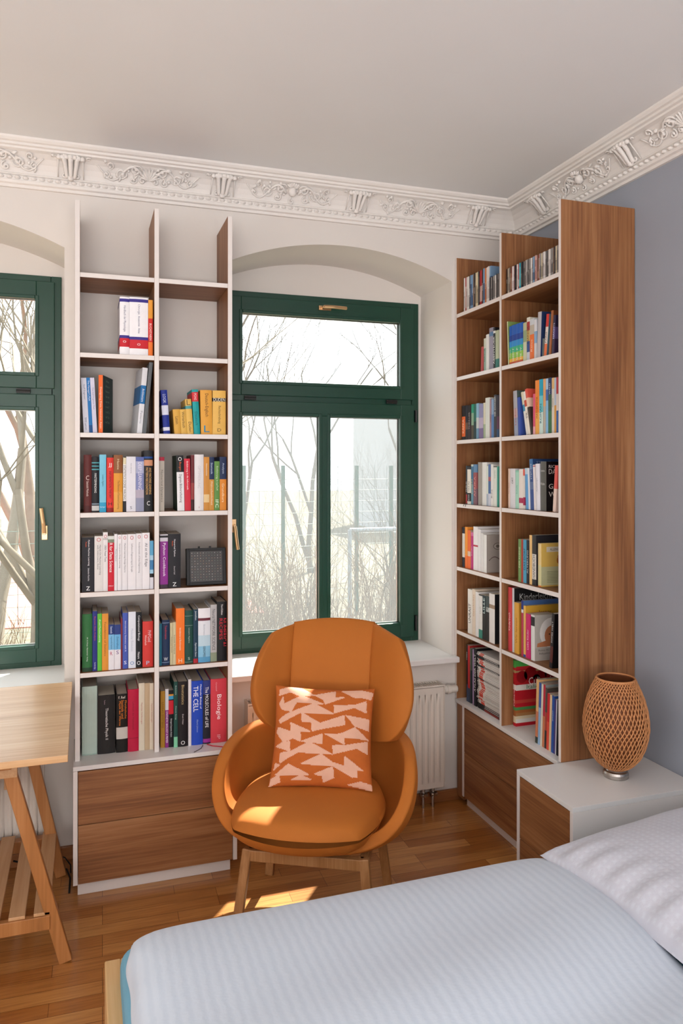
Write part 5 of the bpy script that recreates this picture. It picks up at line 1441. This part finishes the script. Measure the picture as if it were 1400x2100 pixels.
for sy in (-1, 1):
    s.box(-.225, .225, sy * .20 - .016, sy * .20 + .016, .292, .334)
for sx in (-1, 1):
    s.box(sx * .222 - .015, sx * .222 + .015, -.20, .20, .292, .334)
s.build('seat_frame', M['chair_wood'], CH, bevel=.003)

# patterned cushion
PINK = [[(560, 478), (640, 480), (715, 525), (625, 535), (565, 510), (490, 535), (500, 500)],
        [(485, 590), (515, 540), (515, 590), (640, 530), (770, 583), (600, 575), (560, 635), (500, 625)],
        [(475, 690), (520, 655), (710, 580), (830, 645), (620, 640), (480, 710)],
        [(715, 525), (845, 500), (845, 540), (905, 538), (780, 583), (770, 555)],
        [(835, 640), (835, 590), (960, 592), (1035, 570), (1035, 640), (960, 605)],
        [(885, 498), (1010, 500), (1080, 520), (1065, 560), (1010, 545), (960, 540)],
        [(625, 695), (625, 640), (740, 705), (895, 655), (895, 712), (770, 735), (685, 755), (685, 700)],
        [(550, 755), (550, 705), (675, 757)], [(905, 655), (1050, 680), (1045, 745), (960, 720)],
        [(455, 770), (465, 735), (545, 760), (610, 762), (605, 820), (560, 800), (495, 825)],
        [(610, 820), (750, 770), (745, 830)],
        [(765, 770), (860, 770), (960, 728), (1040, 800), (960, 790), (885, 790), (885, 832)],
        [(445, 850), (490, 825), (540, 820), (535, 880)],
        [(470, 950), (475, 890), (540, 880), (665, 822), (805, 893), (690, 890), (590, 885), (520, 920)],
        [(810, 890), (810, 840), (900, 835), (1030, 810), (1025, 880), (960, 850)],
        [(600, 955), (735, 893), (800, 940), (875, 960), (880, 900), (985, 975), (945, 975), (945, 1015), (910, 1018), (800, 962)],
        [(430, 990), (440, 950), (468, 960)], [(440, 1018), (525, 955), (650, 1018), (560, 1020)],
        [(680, 1015), (800, 965), (800, 1030), (735, 1060), (730, 1022)],
        [(405, 1085), (415, 1040), (465, 1020), (470, 1060)], [(540, 1050), (600, 1022), (665, 1048)],
        [(880, 1065), (960, 1040), (1025, 1050), (1022, 1082)]]
def inside(px, py, P):
    c = False
    j = len(P) - 1
    for i in range(len(P)):
        if (P[i][1] > py) != (P[j][1] > py) and px < (P[j][0] - P[i][0]) * (py - P[i][1]) / (P[j][1] - P[i][1]) + P[i][0]:
            c = not c
        j = i
    return c
def pink(u, v):
    # u left to right, v bottom to top, in the weave's own square
    x0, y0 = 400 + (475 - 400) * v, 1085 + (470 - 1085) * v
    x1, y1 = 1025 + (1088 - 1025) * v, 1082 + (490 - 1082) * v
    x, y = x0 + (x1 - x0) * u, y0 + (y1 - y0) * u
    return 1 if any(inside(x + a, y + b, P) for P in PINK for a, b in ((0, 0), (-3, 0), (3, 0), (0, -3), (0, 3))) else 0
cu = thing('cushion', 'square cushion with pink and orange geometric print leaning on the armchair back', 'cushion', (0, 0, 0))
def cush(sg):
    def g(u, v):
        a, b = u * 2 - 1, v * 2 - 1
        pin = 1 - .055 * (1 - b * b)
        pin2 = 1 - .055 * (1 - a * a)
        e = max(0, 1 - abs(a) ** 2.6) * max(0, 1 - abs(b) ** 2.6)
        wr = .0035 * math.sin(a * 9 + b * 4) * (1 - e) + .003 * math.sin(b * 13 - a * 5) * abs(a) ** 2
        return (a * .21 * pin, -sg * .058 * e ** .5 + wr, (b * .2 * pin2))
    return g
s = MB()
s.grid(cush(1), 130, 130, mfn=pink)
s.grid(cush(-1), 40, 40, mi=0)
o = s.build('cover', [M['cushion_orange'], M['cushion_pink']], cu, smooth=True)
cu.matrix_world = CH.matrix_world if False else (Matrix.Translation((.885, 2.945, 0)) @ Matrix.Rotation(R(-28.7), 4, 'Z') @ Matrix.Translation((.012, .075, .680)) @
                                               Matrix.Rotation(R(8), 4, 'Z') @ Matrix.Rotation(R(-24), 4, 'X') @ Matrix.Rotation(R(1.5), 4, 'Y'))

# ------------------------------------------------------------------ desk and trestle
s = MB()
s.box(-1.55, -.053, 2.705, 3.632, .806, .830)
tag(s.build('tabletop', M['desk'], None, (-.8, 3.17, .806), bevel=.002), 'light solid wood desk top resting on wooden trestles by the left window', 'desk top')
def trestle(label, mx):
    """mx mirrors/moves the trestle in x; ridge runs along y"""
    t = thing('trestle', label, 'trestle', (mx(-.27), 3.25, 0))
    O = t.location
    for y, xf in ((2.94, -.065), (3.56, -.098)):
        s = MB()
        s.bar((mx(-.262), y, .745), (mx(xf), y, .002), .045, .030, up=(0, 1, 0))
        s.build('leg', M['trestle'], t, O, bevel=.003)
        s = MB()
        s.bar((mx(-.300), y, .745), (mx(-.50), y, .002), .045, .030, up=(0, 1, 0))
        s.build('leg', M['trestle'], t, O, bevel=.003)
        s = MB()
        s.box(min(mx(-.345), mx(-.225)), max(mx(-.345), mx(-.225)), y - .034, y - .016, .700, .735)
        s.box(min(mx(-.325), mx(-.285)), max(mx(-.325), mx(-.285)), y - .034, y - .016, .42, .700)
        s.build('height_bracket', M['slat'], t, O, bevel=.002)
        s = MB()
        s.box(min(mx(-.455), mx(-.118)), max(mx(-.455), mx(-.118)), y - .020, y + .020 if y > 3 else y + .004, .135, .185)
        s.build('shelf_rail', M['trestle'], t, O, bevel=.002)
    s = MB()
    s.box(min(mx(-.315), mx(-.240)), max(mx(-.315), mx(-.240)), 2.86, 3.62, .745, .8055)
    s.build('top_beam', M['trestle'], t, O, bevel=.003)
    for k in range(4):
        x = -.173 - .083 * k + .055 / 2
        s = MB()
        s.box(mx(x) - .0275, mx(x) + .0275, 2.925, 3.58, .1855, .1975)
        s.build('slat', M['slat'], t, O, bevel=.002)
    return t
trestle('wooden trestle with slatted lower shelf under the right end of the desk', lambda x: x)
trestle('wooden trestle carrying the far left end of the desk', lambda x: -1.62 - x)

# ------------------------------------------------------------------ bed
BED = thing('bed', 'wooden bed with light blue sheet and pale ribbed duvet in the foreground', 'bed', (1.15, 1.3, 0))
O = BED.location
s = MB()
s.box(.055, .100, .40, 2.335, .06, .345)
s.box(2.215, 2.255, .40, 2.335, .06, .345)
s.box(.100, 2.215, 2.295, 2.335, .06, .345)
s.box(.100, 2.215, .40, .44, .06, .345)
for x in (.075, 2.2):
    for y in (.43, 2.30):
        s.box(x - .02, x + .05, y - .03, y + .03, .001, .07)
s.build('frame', M['bed_wood'], BED, O, bevel=.004)
s = MB()
def matt(u, v):
    pass
s.box(.094, 2.20, .455, 2.262, .16, .434)
s.build('mattress', M['sheet'], BED, O, bevel=.045).modifiers['bevel'].segments = 5

# duvet
DX0, DX1, DY0, DY1 = .106, 1.52, .42, 2.262
rr = random.Random(4)
waves = [(rr.uniform(-5, 5), rr.uniform(2, 9), rr.uniform(0, 6.28), rr.uniform(.25, 1)) for _ in range(9)]
def und(x, y):
    return sum(a * math.sin(kx * x + ky * y + ph) for kx, ky, ph, a in waves) / 9
def duvet_top(u, v):
    x = DX0 + (DX1 - DX0) * u
    y = DY0 + (DY1 - DY0) * v
    a, b = u * 2 - 1, v * 2 - 1
    e = (max(0, 1 - abs(a) ** 14)) ** .5 * (max(0, 1 - abs(b) ** 12)) ** .5
    edge = .004 * math.sin(y * 17) + .003 * math.sin(y * 31 + 1)
    cr = .04 * abs(a) ** 8 * abs(b) ** 6          # rounded corners pull in
    x -= a * cr * .35
    y -= b * cr * .35
    z = .428 + e * (0.078 + .044 * und(x, y) + .018 * math.exp(-((y - 1.55 - .18 * x) / .16) ** 2) - .022 * math.exp(-((y - 1.28 - .2 * x) / .11) ** 2)
                    + .010 * math.exp(-((y - 2.05) / .2) ** 2))
    drop = sstep(.12, 0, u) * .0
    return (x + edge * (a < -.9), y, z)
def duvet_low(u, v):
    a, b = u * 2 - 1, v * 2 - 1
    x, y, z = duvet_top(u, v)
    e = (max(0, 1 - abs(a) ** 14)) ** .5 * (max(0, 1 - abs(b) ** 12)) ** .5
    return (x, y, .428 + .022 * e)
s = MB()
s.grid(duvet_top, 150, 170)
s.grid(duvet_low, 150, 170)
o = s.build('duvet', M['duvet'], BED, O, smooth=True)

def big_pillow(label, cx, cy, w, d, h, z, rot, tiltv):
    t = thing('pillow', label, 'pillow', (cx, cy, z), R(rot))
    t.rotation_euler = (0, R(tiltv), R(rot))
    rr2 = random.Random(int(cx * 100 + cy * 10))
    ws = [(rr2.uniform(-14, 14), rr2.uniform(-14, 14), rr2.uniform(0, 6.28)) for _ in range(8)]
    def g(sg):
        def q(u, v):
            a, b = u * 2 - 1, v * 2 - 1
            e = max(0, 1 - abs(a) ** 2.4) * max(0, 1 - abs(b) ** 2.4)
            pa, pb = 1 - .05 * (1 - b * b), 1 - .05 * (1 - a * a)
            wr = sum(math.sin(p * a * w * 2.2 + r2 * b * d * 2.2 + s2) for p, r2, s2 in ws) / 8
            ridge = .010 * math.sin(b * 26 + a * 5) * max(0, abs(a) - .55) * 2 * min(1, (1 - abs(a)) * 8)
            # seam flange
            return (a * w * pa, b * d * pb, sg * (h if sg > 0 else h * .45) * e ** .52 + (.016 * wr * e ** .3 + ridge if sg > 0 else 0))
        return q
    s = MB()
    s.grid(g(1), 110, 110)
    s.grid(g(-1), 40, 40)
    s.build('cover', M['pillow'], t, smooth=True)
    return t
big_pillow('large pale grey checked pillow on the bed beside the nightstand', 1.835, 1.80, .39, .40, .125, .530, 2, -4)

# ------------------------------------------------------------------ woven lamp
L = thing('table_lamp', 'egg shaped woven bamboo table lamp on a steel foot, standing on the nightstand', 'lamp', (2.025, 2.552, SH[7] + .0005))
LP = [(.045, .040), (.062, .050), (.092, .085), (.112, .130), (.1225, .180), (.1245, .215), (.120, .260), (.109, .310), (.094, .350), (.081, .378), (.074, .395)]
def lprof(t):
    x = t * (len(LP) - 1)
    i = min(int(x), len(LP) - 2)
    f = x - i
    p0, p1, p2, p3 = LP[max(i - 1, 0)], LP[i], LP[i + 1], LP[min(i + 2, len(LP) - 1)]
    def cr(k):
        return .5 * (2 * p1[k] + (p2[k] - p0[k]) * f + (2 * p0[k] - 5 * p1[k] + 4 * p2[k] - p3[k]) * f * f + (-p0[k] + 3 * p1[k] - 3 * p2[k] + p3[k]) * f ** 3)
    return cr(0), cr(1)
s = MB()
NS = 46
for fam in (1, -1):
    for i in range(NS):
        pts = []
        for k in range(41):
            t_ = k / 40
            r, z = lprof(t_)
            an = 2 * PI * i / NS + fam * t_ * 1.75
            wob = .0012 * math.sin((k * NS / 20 + i) * PI) + .0014 * fam
            pts.append(((r + wob) * math.cos(an), (r + wob) * math.sin(an), z))
        s.tube(pts, [.0021 + .0005 * math.sin(PI * k / 40) for k in range(41)], 5)
for t_, rr_ in ((0, .004), (1, .004), (.985, .004)):
    r, z = lprof(t_)
    s.tube([(r * math.cos(2 * PI * i / 48), r * math.sin(2 * PI * i / 48), z) for i in range(49)], rr_, 6, cap=False)
sh = s.build('shade', M['rattan'], L, smooth=True)
s = MB()
s.grid(lambda u, v: ((lprof(v)[0] - .007) * math.cos(2 * PI * u), (lprof(v)[0] - .007) * math.sin(2 * PI * u), lprof(v)[1]), 48, 24, closed=True)
s.build('shadow_liner', M['weave_shadow'], sh, smooth=True, solid=.0015)  # closed inner layer, coloured dark as the shadow seen between the strips
s = MB()
s.lathe([(.0, 0), (.048, 0), (.050, .004), (.050, .016), (.046, .024), (.040, .028), (.036, .034), (.036, .044), (.0, .046)], 40)
s.build('foot', M['steel'], L, smooth=False, bevel=.001)
s = MB()
s.lathe([(.0, .046), (.018, .047), (.018, .09), (.012, .10), (.026, .13), (.030, .16), (.022, .19), (.0, .20)], 20)
s.build('bulb', mat('opal_bulb', (.85, .83, .78), .3), L, smooth=True)
s = MB()
s.tube([(.040, .020, .010), (.09, .05, .004), (.16, .11, .004), (.215, .150, .004), (.237, .163, .006), (.247, .170, .05), (.249, .172, .07)], .0028, 6)
s.build('cord', M['cable'], L, smooth=True)

# ------------------------------------------------------------------ outside
GZ = -.9
def ground_mat():
    m, t, b = new_mat('park_ground')
    v = coords(t)
    t.links.new(ramp(t, noise(t, v, .7, 6, .7), [(.3, '585240'), (.5, '706856'), (.65, '7c7660'), (.8, '8e8874')]), b.inputs['Base Color'])
    b.inputs['Roughness'].default_value = .95
    bump(t, b, noise(t, v, 9, 4), .6, .05)
    return m
s = MB()
s.quad([(-60, 4.6, GZ), (60, 4.6, GZ), (60, 90, GZ), (-60, 90, GZ)])
tag(s.build('ground', ground_mat()), kind='structure')
court = mat('red_sports_court', 'c08070', .9, .12, .6)
s = MB()
s.box(-14, 3.2, 13.9, 24, GZ + .002, GZ + .02)
tag(s.build('sports_court', court, None, (-5, 20, GZ)), 'reddish sports court surface outside beyond the left window', 'sports court')
bark = mat('pale_bark', '776e60', .95, .25, 6, .6, 30)
bark2 = mat('hazy_grey_bark', '6a675f', .95, .2, 6, .4, 30)
twigm = mat('dry_twig', '725f4a', .95, .2, 10)

def branch(s, p, d, L, r, depth, rnd, spread, up):
    n = 4
    pts, rad = [p.copy()], [r]
    q = p.copy()
    dd = d.copy()
    for i in range(n):
        dd = (dd + Vector((rnd.gauss(0, .10), rnd.gauss(0, .10), rnd.gauss(0, .06) + up * .06))).normalized()
        q = q + dd * L / n
        pts.append(q.copy())
        rad.append(r * (1 - .42 * (i + 1) / n))
    s.tube(pts, rad, 6 if r > .02 else 3, cap=False)
    if depth <= 0:
        return
    k = 3 if depth > 1 else 4
    for i in range(k):
        j = rnd.choice((2, 3, 4)) if i else 4
        ax = Vector((rnd.gauss(0, 1), rnd.gauss(0, 1), rnd.gauss(0, .5))).normalized()
        nd = (dd + ax * spread).normalized()
        nd.z = nd.z * .8 + .12
        branch(s, pts[j], nd.normalized(), L * rnd.uniform(.62, .82), rad[j] * .72, depth - 1, rnd, spread, up)
def tree(x, y, seed, stems, L, r, depth, m, label, spread=.6, lean=(0, 0)):
    rnd = random.Random(seed)
    s = MB()
    for k in range(stems):
        d = Vector((lean[0] + rnd.gauss(0, .10 if stems == 1 else .20), lean[1] + rnd.gauss(0, .08), 1)).normalized()
        branch(s, Vector((x + rnd.gauss(0, .06), y + rnd.gauss(0, .06), GZ - .1)), d, L, r * rnd.uniform(.7, 1), depth, rnd, spread, 1)
    return tag(s.build('tree', m, None, (x, y, GZ), smooth=True), label, 'tree', 'bare trees outside the windows')
tree(-.50, 8.8, 3, 4, 2.6, .085, 6, bark, 'bare multi-stemmed tree close outside the left window', .55, (.05, 0))
tree(-1.35, 12.4, 8, 1, 3.4, .17, 5, bark, 'bare grey tree farther back, seen in the left window')
tree(-1.3, 22, 12, 2, 4.4, .2, 5, bark, 'distant bare tree behind the fence, left window')
tree(2.75, 15.5, 41, 3, 3.0, .06, 6, bark2, 'hazy bare tree at the left of the middle window')
tree(5.6, 19, 9, 2, 3.3, .10, 5, bark2, 'hazy bare tree behind the fence posts, middle of the window view')
tree(7.0, 14.5, 14, 1, 3.2, .09, 5, bark2, 'hazy bare tree at the right edge of the window view', .7)
tree(10.6, 22, 21, 2, 4.2, .16, 5, bark2, 'far hazy tree at the right of the window view')
tree(2.6, 24, 27, 2, 4.6, .16, 5, bark2, 'far hazy tree behind the court at left of the window view')

tree(3.3, 11.2, 51, 4, 1.15, .022, 5, bark2, 'small hazy shrubby tree in front of the tall fence, left', .6)
tree(5.0, 12.2, 57, 5, 1.3, .024, 5, bark2, 'small hazy shrubby tree beside the goal frame, right', .6)

def thicket(x0, x1, y0, y1, n, hmin, hmax, seed, label):
    rnd = random.Random(seed)
    s = MB()
    for i in range(n):
        x, y = rnd.uniform(x0, x1), rnd.uniform(y0, y1)
        h = rnd.uniform(hmin, hmax)
        a, b = rnd.gauss(0, .22), rnd.gauss(0, .15)
        pts = [(x + a * f * h + .05 * math.sin(f * 5 + i), y + b * f * h, GZ + h * f) for f in (0, .3, .6, 1)]
        s.tube(pts, [.008, .006, .005, .002], 3, cap=False)
        for k in range(4):
            f = rnd.uniform(.3, .9)
            px, py, pz = x + a * f * h, y + b * f * h, GZ + h * f
            l = h * rnd.uniform(.15, .35)
            s.tube([(px, py, pz), (px + rnd.gauss(0, .5) * l, py + rnd.gauss(0, .3) * l, pz + l * .8)], [.004, .0015], 3, cap=False)
    tag(s.build('thicket', twigm, None, ((x0 + x1) / 2, (y0 + y1) / 2, GZ)), label, 'bushes', None, 'stuff')
thicket(1.0, 2.9, 7.0, 9.5, 330, .8, 2.0, 31, 'dry brown twiggy undergrowth low outside the middle window')
thicket(3.6, 5.6, 7.6, 10.5, 330, .7, 2.0, 33, 'grey twiggy bushes low at the right of the window view')
thicket(-1.6, -.2, 7.2, 9.8, 90, .4, 1.2, 35, 'sparse dry stalks outside the left window')

postm = mat('green_fence_steel', '2c5044', .6)
wirem = mat('fence_wire', '5c6e66', .6)
def fence(x0, y0, x1, y1, n, h, label):
    t = thing('fence', label, 'fence', ((x0 + x1) / 2, (y0 + y1) / 2, GZ))
    O = t.location
    for i in range(n + 1):
        f = i / n
        s = MB()
        x, y = x0 + (x1 - x0) * f, y0 + (y1 - y0) * f
        s.box(x - .03, x + .03, y - .03, y + .03, GZ, GZ + h)
        s.build('post', postm, t, O)
    s = MB()
    L_ = math.hypot(x1 - x0, y1 - y0)
    for k in range(int(h / .2)):
        z = GZ + .1 + k * .2
        s.tube([(x0, y0, z), (x1, y1, z)], .006, 3, cap=False)
    for k in range(int(L_ / .25)):
        f = k * .25 / L_
        x, y = x0 + (x1 - x0) * f, y0 + (y1 - y0) * f
        s.tube([(x, y, GZ), (x, y, GZ + h)], .004, 3, cap=False)
    s.build('wire_mesh', wirem, t, O)
fence(1.9, 13.0, 6.2, 13.4, 6, 2.75, 'tall green mesh fence with posts across the middle window view')
fence(-12.5, 13.2, 1.2, 13.0, 8, 1.9, 'green mesh fence of the sports court seen in the left window')
t = thing('goal', 'white goal frame standing by the fence outside the window', 'goal', (4.6, 11.6, GZ))
s = MB()
for a, b in (((-.55, 0, 0), (-.55, 0, 1.7)), ((.55, 0, 0), (.55, 0, 1.7)), ((-.55, 0, 1.7), (.55, 0, 1.7))):
    s.tube([a, b], .035, 8)
s.build('frame', mat('grey_goal_paint', '8a949a', .5), t)
hb = thing('building', 'distant grey building with red panels behind the trees at right', 'building', (16.9, 31, GZ))
s = MB(); s.box(-4.5, 4.5, -2, 4, 0, 5.2); s.build('wall', mat('grey_render', 'a6a8aa', .9), hb)
for i in range(2):
    for j in range(2):
        s = MB(); s.box(-4.0 + i * 2.6, -2.9 + i * 2.6, -2.04, -2.0, 1.2 + j * 2.0, 2.4 + j * 2.0)
        s.build('panel', mat('red_panel', 'c05040', .6), hb)
